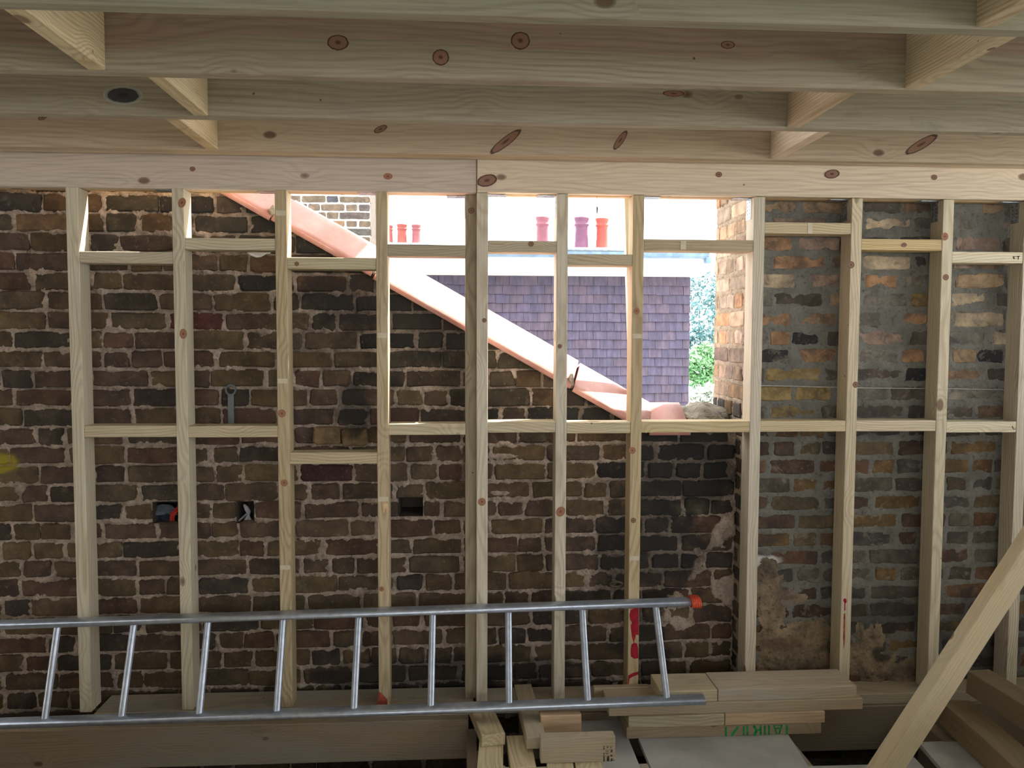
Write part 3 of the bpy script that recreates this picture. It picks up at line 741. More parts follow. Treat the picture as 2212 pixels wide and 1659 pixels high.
# pale bands where packing straps kept the timber clean, and a fresh splinter
M_BAND = plain('clean_pale_wood', (0.66, 0.58, 0.44), 0.8, 0, 0.05, 30)
M_SPL = plain('fresh_splinter', (0.72, 0.50, 0.27), 0.8, 0, 0.1, 60)
def band_x(k, y0, y1):
    a, b = studs[k]; z0, z1 = PY(1008+(a+b)/2/3.35*1800, y1, YS).z, PY(1008+(a+b)/2/3.35*1800, y0, YS).z; a += 0.003; b -= 0.003
    o = mk('pale_band', [(a, YS-0.0006, z0), (b, YS-0.0006, z0), (b, YS-0.0006, z1), (a, YS-0.0006, z1)], [(0, 1, 2, 3)], M_BAND); attach(o, stud_wall)
for k, y0, y1 in ((3, 455, 466), (3, 818, 828), (3, 1221, 1230), (4, 719, 730), (4, 1073, 1083), (8, 721, 731), (8, 1201, 1210)): band_x(k, y0, y1)
decal('pale_band', [(1745, 481.5), (1755, 481.5), (1755, 504.5), (1745, 504.5)], YS+0.001, M_BAND, stud_wall); decal('pale_band', [(1470, 520.5), (1482, 520.5), (1482, 539), (1470, 539)], YS+0.001, M_BAND, stud_wall)
decal('splinter', [(827, 1086), (835, 1084), (840, 1096), (838, 1112), (833, 1098), (828, 1111)], YS, M_SPL, stud_wall)
# ------------------------------------------------------------------ ceiling
ceil = empty('ceiling', (0, 2.5, 2.34))
tag(ceil, 'open ceiling of deep pine joists with short noggins between them', 'ceiling', kind='structure')
JZ, JH = 2.34, 0.195
joists = [(1.39, WOODG, (0.9, .9, .85), 0, (0, .2)), (1.848, WOODG, (0.74, 0.75, 0.71), 0.0, (0.03, 0.22)), (2.31, WOODG, (0.84, 0.79, 0.76), 0.175, (-0.02, -0.15)), (2.76, WOODG, (0.80, 0.78, 0.77), 0.085, (0.0, -0.13)), (3.254, WOODP, (0.72, 0.68, 0.62), 0.0, (0.01, 0.1)), (3.3025, WOODP, (0.9, .86, .8), 0, (0, .15))]
for (y, m, c, h, pi_) in joists:
    timber('joist', (-3.1, y+0.0225, JZ+JH/2), (3.4, y+0.0225, JZ+JH/2), 0.0455, JH, (0, 1, 0), m, ceil, c, heart=h, pith=pi_, bev=0.003)
def cnog(px, py, y0, y1, right, m, c):
    x = PZ(px, py, JZ).x; t = 0.0455
    xc = x-t/2 if right else x+t/2
    timber('noggin', (xc, y0+0.0455, JZ+JH/2+0.001), (xc, y1, JZ+JH/2+0.001), t, JH-0.004, (1, 0, 0), m, ceil, c, pith=(0.02, random.uniform(.08, .2)))
cnog(220, 148, 1.848, 2.31, True, WOODY, (1.15, 1.2, 1.3)); cnog(445, 248, 2.31, 2.76, True, WOODY, (1.1, 1.15, 1.25)); cnog(460, 316, 2.76, 3.254, True, WOODY, (1.1, 1.1, 1.15))
cnog(1957, 192, 1.848, 2.31, False, WOODY, (1.0, 1.05, 1.2)); cnog(1696, 279, 2.31, 2.76, False, WOODY, (0.95, .95, 1.1)); cnog(1671, 341, 2.76, 3.254, False, WOODP, (1, .97, .95)); cnog(2107, 62, 1.39, 1.848, False, WOODY, (1, 1.05, 1.2))

# scaffold roof sheeting that shelters the open loft, well above the joists
M_TIN = plain('tin_sheet', (0.45, 0.47, 0.48), 0.6, 0.2)
RZ, RY1 = 3.45, 3.82
nx = 160; vs = []; fs = []
for i in range(nx+1):
    x = -6+12*i/nx; z = RZ+0.04*math.sin(i*math.pi/2)
    vs += [(x, -6, z), (x, RY1, z)]
for i in range(nx): fs.append((2*i, 2*i+1, 2*i+3, 2*i+2))
roof = mk('scaffold_roof', vs, fs, M_TIN); tag(roof, 'corrugated tin sheeting of the scaffold roof over the loft', 'roof', kind='structure')

# unseen boards added outside the roof edge to patch the upper coping with shade
for i, (x0, x1, y0, y1) in enumerate(((-0.50, 0.36, 3.98, 4.205), (-0.36, 0.48, 4.24, 4.465))):
    sb = timber('shade_board', (x0, (y0+y1)/2, RZ-0.05), (x1, (y0+y1)/2, RZ-0.05), y1-y0, 0.038, (0, 1, 0), WOODW, None, (1, 1, 1))
    tag(sb, ('inner' if i == 0 else 'outer')+' shade board added unseen outside the roof edge', 'shade board', kind='structure')
# ------------------------------------------------------------------ the rest of the room, out of the frame
M_BLK = mortar_mat('grey_block_wall', (0.40, 0.37, 0.33), (0.28, 0.26, 0.23), (), 0.4, 0.1)
def wbox(name, x0, x1, y0, y1, z0, z1, label):
    tag(boxw(name, x0, x1, y0, y1, z0, z1, M_BLK), label, 'wall', kind='structure')
wbox('wall_left', -3.3, -3.12, -3.5, T0, -0.9, 3.38, 'plain wall closing the left side of the loft')
wbox('wall_rear', -3.12, -1.2, -3.68, -3.5, -0.9, 2.5, 'rear wall of the loft beside the wide opening behind the photographer')
wbox('wall_rear_sill', -1.2, 3.6, -3.68, -3.5, -0.9, 1.3, 'low sill wall under the wide opening behind the photographer')
wbox('wall_rear_gable', -3.12, 3.6, -3.68, -3.5, 2.5, 3.38, 'gable wall above the wide opening behind the photographer')
wbox('wall_right', 3.42, 3.6, -3.68, YC, -0.9, 1.45, 'low wall on the right side of the loft under a wide opening')
wbox('wall_right_upper', 3.42, 3.6, -3.5, YC, 2.62, 3.38, 'strip of wall over the wide opening on the right side')
M_SHADE = plain('shade_stack_board', (0.82, 0.74, 0.60), 0.6)  # unseen board stacks added to keep light off the lower wall
for (nm, xa, xb, n) in (('left', -2.9, -0.55, 8), ('right', 0.75, 3.2, 7)):
    st_ = empty('shade_stack', ((xa+xb)/2, 0.7, 0.06)); tag(st_, 'added unseen stack that shades the lower wall, on the floor to the %s of the photographer' % nm, 'light blocker', kind='structure')
    for i in range(n): boxw('board', xa+random.uniform(-.02, .02), xb+random.uniform(-.02, .02), 0.1, 1.38+random.uniform(-.02, .02), 0.062+i*0.1, 0.160+i*0.1, M_SHADE, st_, 0.003)
# ------------------------------------------------------------------ floor
floor = empty('floor', (0, 1.5, -0.3))
tag(floor, 'unfinished loft floor with deep timber beams over a dark void', 'floor', kind='structure')
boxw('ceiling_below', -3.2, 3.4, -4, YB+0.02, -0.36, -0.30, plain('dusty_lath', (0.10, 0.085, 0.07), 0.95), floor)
boxw('floor_deck', -3.1, 3.4, -3.5, 2.70, FZ-0.018, FZ, plain('pale_chipboard', (0.80, 0.72, 0.60), 0.7), floor)
zt = SZ0
xe = PY(1012, 1600, 3.30).x
timber('floor_beam', (-2.6, 3.345, (zt-0.075)/2), (xe, 3.345, (zt-0.075)/2), 0.09, zt+0.075, (0, 1, 0), WOODW, floor, (0.62, 0.56, 0.48), heart=0, pith=(0, .12), bev=0.003)
timber('floor_beam', (0.25, 3.37, (zt-0.10)/2), (3.4, 3.37, (zt-0.10)/2), 0.09, zt+0.10, (0, 1, 0), WOODW, floor, (0.55, 0.48, 0.42), pith=(0, .12), bev=0.003)
for x in (-1.9, -1.3, -0.7, 0.02, 0.62, 1.3, 1.95, 2.6):
    z0, z1 = (-0.30, 0.04) if x > 0.2 else (-0.30, -0.12)
    timber('floor_joist', (x, -3.5, (z0+z1)/2), (x, 3.29, (z0+z1)/2), 0.05, z1-z0, (1, 0, 0), WOODW, floor, (0.6, 0.55, 0.5))

# ------------------------------------------------------------------ loose floor sheets
sB = NT('grey_chipboard', 0.55); tB = sB.n('TexCoord'); nB = sB.noise(tB.outputs['Object'], 3.5, 5, 0.6); nB2 = sB.noise(tB.outputs['Object'], 90, 3, 0.6)
cB = sB.mix(sB.rng(nB, 0.3, 0.7), (0.36, 0.355, 0.345), (0.50, 0.495, 0.48)); cB = sB.mix(sB.math('MULTIPLY', sB.rng(nB2, 0.55, 0.7), 0.2), cB, (0.2, 0.19, 0.18)); sB.color(cB)
BOARD = sB.m
def sheet(name, quad, z1, th, mat, label, cat, group=None):
    """sheet whose top outline is given as pixels on level z1"""
    P = [PZ(x, y, z1) for x, y in quad]; c = sum(P, Vector())/len(P); n = len(P)
    vs = [(p.x-c.x, p.y-c.y, 0) for p in P]+[(p.x-c.x, p.y-c.y, -th) for p in P]
    fs = [tuple(range(n))[::-1], tuple(range(n, 2*n))]+[(k, (k+1) % n, (k+1) % n+n, k+n) for k in range(n)]
    o = mk(name, vs, fs, mat); o.location = (c.x, c.y, z1)
    bm = bmesh.new(); bm.from_mesh(o.data); bmesh.ops.recalc_face_normals(bm, faces=bm.faces[:]); bm.to_mesh(o.data); bm.free()
    return tag(o, label, cat, group)
sheet('floor_sheet', [(1378, 1592), (1702, 1586), (1800, 1740), (1450, 1760)], FZ, 0.018, BOARD, 'pale grey chipboard sheet under the plank stack', 'board')
sheet('floor_sheet', [(1248, 1556), (1340, 1552), (1400, 1700), (1270, 1720)], FZ, 0.018, BOARD, 'narrow grey chipboard strip left of the plank stack', 'board')
sheet('floor_sheet', [(1985, 1603), (2036, 1601), (2040, 1602.5), (2120, 1600), (2300, 1760), (2120, 1760)], FZ, 0.018, BOARD, 'bright grey chipboard sheet at the foot of the leaning timber', 'board')
sheet('floor_sheet', [(1745, 1655), (1870, 1652), (1975, 1636), (2098, 1765), (1810, 1765)], FZ-0.0195, 0.018, BOARD, 'grey sheet edge below the foot of the leaning brace', 'board')

# ------------------------------------------------------------------ plank stack on the right
def plank(label, x0, x1, y0, y1, z0, z1, mat, col, skew=0.0, group='offcuts stacked by the wall', name='plank', heart=0.0, pith=None):
    p0 = Vector((x0, (y0+y1)/2, (z0+z1)/2)); p1 = Vector((x1, (y0+y1)/2+skew, (z0+z1)/2))
    o = timber(name, p0, p1, y1-y0, z1-z0, (0, 1, 0), mat, None, col, heart=heart, pith=pith or (random.uniform(-.05, .05), random.uniform(.04, .1)))
    tag(o, label, 'plank', group); return o
def px_x(px, Y, py=1540): return PY(px, py, Y).x
T = 0.0455
z = FZ
YF = 3.16
plank('bottom plank of the stack with green stencilled characters', px_x(1354, YF), px_x(1775, YF), YF, YF+0.15, z, z+T, WOODW, (0.82, 0.72, 0.58))
GP = bpy.context.scene.collection.objects[-1]
plank('short pale plank above the stencilled plank', px_x(1358, YF-.005), px_x(1564.5, YF), YF-0.004, YF+0.14, z+T, z+2*T, WOOD, (0.85, 0.85, 0.75))
plank('short orange plank butted to the pale one in the second layer', px_x(1566.5, YF), px_x(1782, YF), YF-0.002, YF+0.14, z+T, z+2*T, WOODP, (0.98, 0.85, 0.7))
plank('longest plank of the stack, third layer, running past both ends', px_x(1315, 3.165), px_x(1863, 3.17), 3.165, 3.31, z+2*T, z+3*T, WOODW, (1.05, 0.95, 0.82), 0.004)
plank('plank lying behind the third layer with a dark sawn end', px_x(1288, 3.25), px_x(1410, 3.25), 3.315, 3.347, z+2*T, z+3*T+0.004, WOODW, (0.95, 0.88, 0.78))
plank('square pale offcut on top of the stack beside the ladder end', px_x(1426, 3.175), px_x(1549.5, 3.175), 3.175, 3.345, z+3*T, z+4*T, WOOD, (0.95, 0.9, 0.78))
plank('wide grey weathered board on top of the stack', px_x(1551, 3.17), px_x(1851, 3.17), 3.172, 3.343, z+3*T, z+4*T+0.003, WOODW, (1.1, 1.06, 1.0), 0.005)
# green stencil, upside down, on the bottom plank
def stroke(a, b, wd, Y, mat, parent, name, sc, ox, oy, th=0.0007):
    ax, ay, bx, by = ox+a[0]/sc, oy+a[1]/sc, ox+b[0]/sc, oy+b[1]/sc
    d = Vector((bx-ax, by-ay)); n = Vector((-d.y, d.x)).normalized()*wd/2/sc
    pts = [(ax+n.x, ay+n.y), (bx+n.x, by+n.y), (bx-n.x, by-n.y), (ax-n.x, ay-n.y)]
    vs = [PY(x, y, Y-th) for x, y in pts]
    o = mk(name, vs, [(0, 1, 2, 3)], mat); o.parent = parent; o.matrix_parent_inverse = parent.matrix_world.inverted()
    return o
bpy.context.view_layer.update()
for a, b, wd in [((312, 335), (312, 560), 48), ((600, 330), (440, 550), 55), ((735, 310), (735, 540), 42), ((825, 305), (825, 540), 42), ((970, 300), (1050, 420), 60), ((1050, 410), (985, 540), 60), ((1050, 415), (1140, 400), 50), ((1142, 295), (1142, 530), 45),
                 ((1240, 300), (1240, 525), 46), ((1340, 295), (1340, 520), 46), ((1450, 295), (1525, 505), 36), ((1650, 290), (1580, 500), 36), ((1440, 305), (1660, 298), 26), ((1460, 372), (1640, 364), 34), ((1765, 285), (1765, 512), 50)]:
    stroke(a, b, wd, YF, GRNP, GP, 'stencil_mark', 11.06, 1540, 1540)

# ------------------------------------------------------------------ offcuts in the left foreground pile
def offcut(label, p0, p1, a, b, mat, col, ydir=(1, 0, 0), pith=None):
    o = timber('timber_offcut', p0, p1, a, b, ydir, mat, None, col, pith=pith or (random.uniform(-.03, .03), random.uniform(.03, .09)))
    tag(o, label, 'timber offcut', 'sawn offcuts in the foreground pile'); return o
def on(px, py, zz): return PZ(px, py, zz)
zB = FZ+T+0.002
def lay(label, pf, pn, ztop, wd, th, mat, col):
    a, b = on(*pf, ztop), on(*pn, ztop); d = Vector((0, 0, -th/2))
    return offcut(label, a+d, b+d, wd, th, mat, col)
zA = zB+T+0.001
lay('tilted offcut at the far left end of the foreground pile', (1037, 1519), (1066, 1586), zA, 0.09, T, WOOD, (0.9, 0.84, 0.68))
lay('grainy offcut pointing at the camera under the leftmost block', (1062, 1588), (1054, 1730), zB, 0.092, T, WOOD, (1.1, 1.05, 0.85))
lay('offcut with a long split pointing at the camera beside the grainy one', (1119, 1588), (1131, 1657), zB, 0.092, T, WOOD, (1.05, 0.98, 0.82))
dA, dB = PY(1129, 1478, 3.47), PY(1159, 1592, 2.985)
offcut('long narrow offcut passing under the ladder toward the brick wall', dA+Vector((0, 0, -T/2)), dB+Vector((0, 0, -T/2)), 0.073, T, WOODW, (1.05, 1.0, 0.88))
yE = 2.9
E_ = offcut('short block on edge with a printed stamp and yellow top', (px_x(1168, yE, 1620), yE+T/2, zB+0.0470), (px_x(1329, yE, 1620), yE+T/2, zB+0.0475), T, 0.093, WOODW, (0.95, 0.92, 0.85), (0, 1, 0))
yF2 = 3.10
offcut('pinkish block standing behind the stamped block', (px_x(1168, yF2), yF2+T/2, FZ+0.066), (px_x(1256, yF2), yF2+T/2, FZ+0.066), T, 0.13, WOODP, (1.0, 0.84, 0.66), (0, 1, 0))
lay('pale offcut end under the left half of the stamped block', (1208, 1625), (1215, 1730), zB, 0.095, T, WOOD, (1.1, 1.05, 0.9))
lay('pale offcut end under the right half of the stamped block', (1268, 1625), (1285, 1730), zB, 0.10, T, WOOD, (1.12, 1.08, 0.92))
hx = px_x(1021, 2.95, 1620)
offcut('timber on edge, shade painted dark, at the left of the foreground pile', (hx, 2.55, -0.03), (hx, 3.28, -0.03), 0.04, 0.18, WOODW, (0.5, 0.46, 0.42))  # dark tint stands in for the pile's shaded left sides
bpy.context.view_layer.update()
# the stamp: rows of tiny print turned on their side, with a CE mark in the middle row
SC = 16.76
for (x, ys) in ((415, [(850, 870), (885, 905), (920, 990), (1115, 1160), (1195, 1225), (1240, 1420)]), (540, [(860, 880), (895, 935), (1220, 1245), (1265, 1420)]), (580, [(1220, 1420)]), (670, [(860, 880), (905, 930), (1000, 1020), (1050, 1090), (1180, 1240), (1320, 1345), (1380, 1420)]), (700, [(990, 1080), (1190, 1240), (1310, 1400)])):
    for (a, b) in ys: stroke((x, a), (x, b), 44, yE, INK, E_, 'stamp_print', SC, 1280, 1560)
for cy in (1020, 1110):
    pts = [(480, cy), (495, cy+28), (530, cy+40), (565, cy+28), (580, cy)]
    for i in range(4): stroke(pts[i], pts[i+1], 18, yE, INK, E_, 'stamp_print', SC, 1280, 1560)
stroke((530, 1110), (530, 1150), 14, yE, INK, E_, 'stamp_print', SC, 1280, 1560)

# ------------------------------------------------------------------ timbers at the right edge
br0, br1 = PY(1803, 1829, 2.46), PY(2420, 878, 2.62)
o = timber('leaning_brace', br0, br1, 0.047, 0.094, (-0.35, 1, 0), WOODW, None, (1.12, 1.04, 0.84), bev=0.003, pith=(0.02, 0.05))
tag(o, 'long pale timber leaning diagonally across the lower right corner', 'timber brace')
def tdir(label, a, b, za, zb_, wd, th, mat, col, yd=(1, 0.6, 0)):
    p, q = PZ(*a, za), PZ(*b, zb_); q = p+(q-p)*1.5; dz = Vector((0, 0, -th/2))
    o = timber('loose_timber', p+dz, q+dz, wd, th, yd, mat, None, col, bev=0.003); tag(o, label, 'timber', 'loose timbers at the right'); return o
tdir('upper dark timber sloping down to the right edge', (2112, 1446), (2235, 1520), 0.30, 0.29, 0.10, 0.095, WOODW, (0.50, 0.42, 0.31))
tdir('lower broad timber crossing behind the leaning brace', (2062, 1512), (2215, 1645), 0.168, 0.166, 0.12, 0.10, WOODW, (0.55, 0.47, 0.36))

# ------------------------------------------------------------------ ladder
lad = empty('ladder', PY(750, 1560, 3.15))
tag(lad, 'aluminium ladder lying on its side against the studs with a red end cap', 'ladder')
rail = []
for k in range(24):
    a = 2*math.pi*(k+0.5)/24; c_, s_ = math.cos(a), math.sin(a)
    rail.append((0.033*math.copysign(abs(c_)**0.6, c_), 0.0135*math.copysign(abs(s_)**0.75, s_)))
def rp_(px, py, Yf): p = PY(px, py, Yf); return Vector((p.x, p.y+0.0325, p.z))
lt0, lt1 = rp_(-60, 1357.5, 3.283), rp_(1497, 1305, 3.283)
lb0, lb1 = rp_(-60, 1573, 3.175), rp_(1526, 1518.5, 3.09)
extrude('rail', rail, lt0, lt1, (0, 1, 0), ALU, lad, True); extrude('rail', rail, lb0, lb1, (0, 1, 0), ALU, lad, True)
rungp = []
for k in range(20):
    a = 2*math.pi*k/20; r = 0.0125*(1-0.10*(k % 2)); rungp.append((r*1.1*math.cos(a), r*math.sin(a)))
tops = [125, 290, 450, 612, 775, 935, 1098, 1257, 1415]; bots = [75, 247, 420, 592, 762, 930, 1100, 1270, 1440]
for a, b in zip(tops, bots):
    ta = (PY(a, 1330, 3.315).x-lt0.x)/(lt1.x-lt0.x); tb = (PY(b, 1545, 3.13).x-lb0.x)/(lb1.x-lb0.x)
    extrude('rung', rungp, lt0.lerp(lt1, ta), lb0.lerp(lb1, tb), (1, 0, 0), ALU, lad, False)
cd = (lt1-lt0).normalized()
cap = extrude('end_cap', [(y*1.22, z*1.45) for y, z in rail], lt1-cd*0.004, lt1+cd*0.034, (0, 1, 0), CAPM, lad)
for k in range(4):
    q = lt1+cd*(0.002+0.009*k)
    ribo = extrude('grip_rib', [(y*1.32, z*1.6) for y, z in rail], q, q+cd*0.004, (0, 1, 0), CAPM, None)
    bpy.context.view_layer.update(); ribo.parent = cap; ribo.matrix_parent_inverse = cap.matrix_world.inverted()

# ------------------------------------------------------------------ small things on the wall
# ring spanner standing on the noggin
sp = empty('ring_spanner', PY(497, 915, YB-0.03))
tag(sp, 'grey ring spanner standing on a noggin against the bricks', 'spanner')
Ysp = YB-0.028
def ext_y(name, pts, Y, th, mat, parent, hole=None):
    n = len(pts); V = [PY(x, y, Y) for x, y in pts]
    if hole is None:
        vs = V+[v+Vector((0, th, 0)) for v in V]; fs = [tuple(range(n)), tuple(range(n, 2*n))[::-1]]+[(k, k+n, (k+1) % n+n, (k+1) % n) for k in range(n)]
    else:
        Hh = [PY(x, y, Y) for x, y in hole]; vs = V+Hh; vs = vs+[v+Vector((0, th, 0)) for v in vs]; m = 2*n
        fs = []
        for k in range(n):
            k2 = (k+1) % n
            fs += [(k, k2, n+k2, n+k), (m+k, m+n+k, m+n+k2, m+k2), (k, m+k, m+k2, k2), (n+k, n+k2, m+n+k2, m+n+k)]
    o = mk(name, vs, fs, mat)
    bm = bmesh.new(); bm.from_mesh(o.data); bmesh.ops.recalc_face_normals(bm, faces=bm.faces[:]); bm.to_mesh(o.data); bm.free()
    if parent is not None: attach(o, parent)
    return o
ext_y('shaft', [(492, 851), (504.5, 851), (505, 880), (505.5, 916.5), (493, 916.5), (492, 880)], Ysp, 0.007, STEEL, sp)
n = 18; cx_, cy_ = 498, 842.5
ext_y('ring_head', [(cx_+12.2*math.cos(2*math.pi*k/n), cy_+12.2*math.sin(2*math.pi*k/n)) for k in range(n)], Ysp-0.001, 0.010, STEEL, sp, [(cx_+8.6*math.cos(2*math.pi*k/n), cy_+8.6*math.sin(2*math.pi*k/n)) for k in range(n)])
# rag stuffed in the left pocket: crumpled strips
def cloth(name, px0, px1, py0, py1, Y, mat, seed, amp=0.02, shape=None, n=22, m=16, parent=None, th=0.002):
    a = PY(px0, py1, Y); b = PY(px1, py0, Y); vs, fs = [], []
    for i in range(n+1):
        for k in range(m+1):
            u, v = i/n, k/m
            dx = dz = 0
            if shape: u2, v2 = shape(u, v)
            else: u2, v2 = u, v
            nn = float(fbm(np.array([seed+u*3.1+v]), np.array([seed*1.7+v*2.7-u]), 3)[0])-0.5
            fold = math.sin(u*9+v*5+seed)*0.35
            vs.append((a.x+(b.x-a.x)*u2, Y+amp*(nn*2+fold), a.z+(b.z-a.z)*v2))
    for i in range(n):
        for k in range(m): fs.append((i*(m+1)+k, (i+1)*(m+1)+k, (i+1)*(m+1)+k+1, i*(m+1)+k+1))
    o = mk(name, vs, fs, mat, None, True); md = o.modifiers.new('thickness', 'SOLIDIFY'); md.thickness = th
    if parent is not None: attach(o, parent)
    return o
M_NAVY = plain('navy_cloth', (0.035, 0.05, 0.075), 0.9); M_REDC = plain('red_cloth', (0.62, 0.05, 0.035), 0.85); M_SLATE = plain('grey_blue_cloth', (0.14, 0.16, 0.19), 0.9)
rag = empty('stuffed_rag', PY(358, 1128, YB+0.05)); tag(rag, 'navy and red rag stuffed into the leftmost pocket in the brickwork', 'rag')
cloth('cuff', 333, 386, 1088, 1112, YB+0.035, M_SLATE, 3.3, 0.02, lambda u, v: (u, v*(0.55+0.45*math.sin(math.pi*min(1, u*1.1+.05)))+0.0), parent=rag)
def band(u, v):
    # a curved strap from upper right sweeping down to the lower middle
    t = u; cx = 1.0-1.05*math.sin(t*1.3)*0.45; cz = 0.95-0.95*t
    return cx+(v-0.5)*0.34-0.12*math.sin(t*3.1), cz
cloth('strap', 352, 388, 1092, 1131, YB+0.02, M_REDC, 8.1, 0.012, band, parent=rag)
cloth('lining', 334, 382, 1106, 1130, YB+0.05, M_NAVY, 5.7, 0.02, parent=rag)
wad = empty('plastic_wad', PY(530, 1126, YB+0.04)); tag(wad, 'crumpled grey plastic strip hanging in the small brick pocket', 'plastic strip')
M_PL = plain('grey_plastic_film', (0.42, 0.42, 0.46), 0.35)
tube('strip', [PY(x, y, YB+0.03-0.001*i) for i, (x, y) in enumerate([(527, 1090), (533, 1097), (538, 1105), (536, 1114), (532, 1122), (534, 1127)])], [0.006, 0.010, 0.009, 0.007, 0.010, 0.012], M_PL, wad, 6)
tube('strip', [PY(x, y, YB+0.025) for x, y in [(527, 1090), (531, 1100), (535, 1108), (538, 1118), (542, 1127)]], [0.004, 0.006, 0.005, 0.006, 0.010], M_PL, wad, 6)
tube('strip', [PY(x, y, YB+0.035) for x, y in [(535, 1108), (524, 1118), (514, 1127)]], [0.005, 0.005, 0.004], M_PL, wad, 6)
# iron ring on the wall
c = PY(1331, 1262, YB-0.012); rr_ = []
for k in range(25):
    a = 2*math.pi*k/24; rr_.append(c+Vector((0.026*math.cos(a), -0.01*math.sin(a), 0.014*math.sin(a))))
o = tube('iron_ring', [p-c for p in rr_], 0.005, plain('rusty_iron', (0.17, 0.13, 0.10), 0.8), None, 8); o.location = c; tag(o, 'rusty iron ring hanging on the bricks beside a red-marked stud', 'ring')
# paper scrap above the second noggin
o = cloth('paper_scrap', 534, 584, 543, 556, YB-0.012, plain('white_paper', (0.75, 0.77, 0.78), 0.8), 2.2, 0.006, lambda u, v: (u, 1-(1-v)*(0.35+0.65*math.sin(math.pi*min(1, u*1.15)))), 14, 8, th=0.001)
tag(o, 'torn white paper scrap stuck to the bricks above the second noggin', 'paper scrap')
# string line round the chimney breast
pts = [Vector((XE-0.012, YCB, PY(1537, 813, YCB).z)), Vector((XE-0.012, YC-0.012, PY(1604, 831, YC).z)), Vector((XE+0.02, YC-0.014, PY(1608, 832, YC).z))]
for px, py in ((1700, 834), (1860, 838), (2000, 839), (2185, 842)): pts.append(PY(px, py, YC-0.014))
o = tube('string_line', [p-pts[2] for p in pts], 0.0018, STR, None, 6); o.location = pts[2]; tag(o, 'thin pale string line stretched across the chimney breast', 'string')
# short cord dangling from the header
ct = PY(1289, 424, YS+0.06); ct.z = HZ
cord = empty('dangling_cord', ct); tag(cord, 'thin black cord with a dark weight hanging from the header', 'cord')
tube('cord', [ct, PY(1289, 446, YS+0.06)], 0.0008, INK, cord, 6)
tube('weight', [PY(1289, 446, YS+0.06), PY(1290, 449, YS+0.06), PY(1289.5, 458, YS+0.06), PY(1290, 462, YS+0.06)], [0.002, 0.0032, 0.0028, 0.001], plain('blue_black_tag', (0.03, 0.05, 0.10), 0.6), cord, 8)
# batten standing outside behind the opening
o = timber('loose_batten', PY(1352.5, 395, YM), PY(1367, 858, YM), 0.028, 0.045, (1, 0, 0), WOODW, None, (1.2, 1.25, 1.25)); tag(o, 'grey batten standing outside behind the opening beside the middle stud', 'batten')

# ------------------------------------------------------------------ outside: dormer next door
YD = 10.0
dorm = empty('dormer', PY(1200, 1000, YD)); tag(dorm, 'neighbouring dormer hung with plain tiles in purple-brown lifted by painted haze under a white fascia', 'dormer')
def box_px(name, px0, px1, py0, py1, Y0, Y1, mat, parent, bev=0.0):
    a, b = PY(px0, py1, Y0), PY(px1, py0, Y0); return boxw(name, a.x, b.x, Y0, Y1, a.z, b.z, mat, parent, bev)
M_TILE = NT('plain_clay_tile', 0.8); ti = M_TILE.n('ObjectInfo'); tg = M_TILE.n('NewGeometry')
tn = M_TILE.noise(M_TILE.vmath('MULTIPLY', tg.outputs['Position'], (22, 22, 3)), 1.0, 3, 0.6)
M_TILE.color(M_TILE.mix(M_TILE.rng(tn, 0.35, 0.7), M_TILE.mix(1.0, ti.outputs['Color'], (0.8, 0.8, 0.82), 'MULTIPLY'), M_TILE.mix(1.0, ti.outputs['Color'], (1.2, 1.15, 1.15), 'MULTIPLY')))
M_WHITE = plain('white_fascia', (0.86, 0.86, 0.86), 0.4, 0, 0.02); M_GUT = plain('blue_grey_gutter', (0.16, 0.24, 0.36), 0.5); M_LEAD = plain('roof_felt', (0.25, 0.27, 0.30), 0.8)
zr0 = PY(1200, 597, YD).z; gauge = 19.4/F*YD; tw = 30.3/F*YD
xr = PY(1488, 700, YD).x; xl = PY(560, 700, YD).x; zlow = PY(1400, 900, YD).z
boxw('dormer_wall', xl, xr-0.05, YD+0.03, YD+2.5, -3.0, zr0+0.3, plain('dormer_core', (0.12, 0.10, 0.12), 0.9), dorm)
tv = []
th_ = 0.018; Lt = 0.20
prof = [(-0.5, 0), (0.5, 0)]
def tile_mesh(seed):
    r = random.Random(seed); hw = tw/2-0.0015
    camb = r.uniform(0.0, 0.004); vs = []
    for x in (-hw, 0, hw):
        cb = camb if x == 0 else 0
        vs += [(x, -0.048-cb, 0), (x, -0.048-cb+th_, 0), (x, -0.012-cb, Lt), (x, -0.012-cb+th_, Lt)]
    fs = []
    for i in (0, 4): fs += [(i, i+4, i+6, i+2), (i+1, i+3, i+7, i+5), (i, i+1, i+5, i+4), (i+2, i+6, i+7, i+3)]
    fs += [(0, 2, 3, 1), (8, 9, 11, 10)]
    me = bpy.data.meshes.new('tile'); me.from_pydata(vs, [], fs); me.update(); me.materials.append(M_TILE.m); return me
TM = [tile_mesh(i) for i in range(6)]
rt_ = random.Random(4); ntile = 0; extra = []
tcols = [(0.095, 0.080, 0.125), (0.088, 0.078, 0.125), (0.099, 0.080, 0.118), (0.084, 0.075, 0.12), (0.103, 0.082, 0.115), (0.095, 0.080, 0.121)]  # purple lifted as if through haze, put into the tile colours
row = 0; z = zr0-gauge
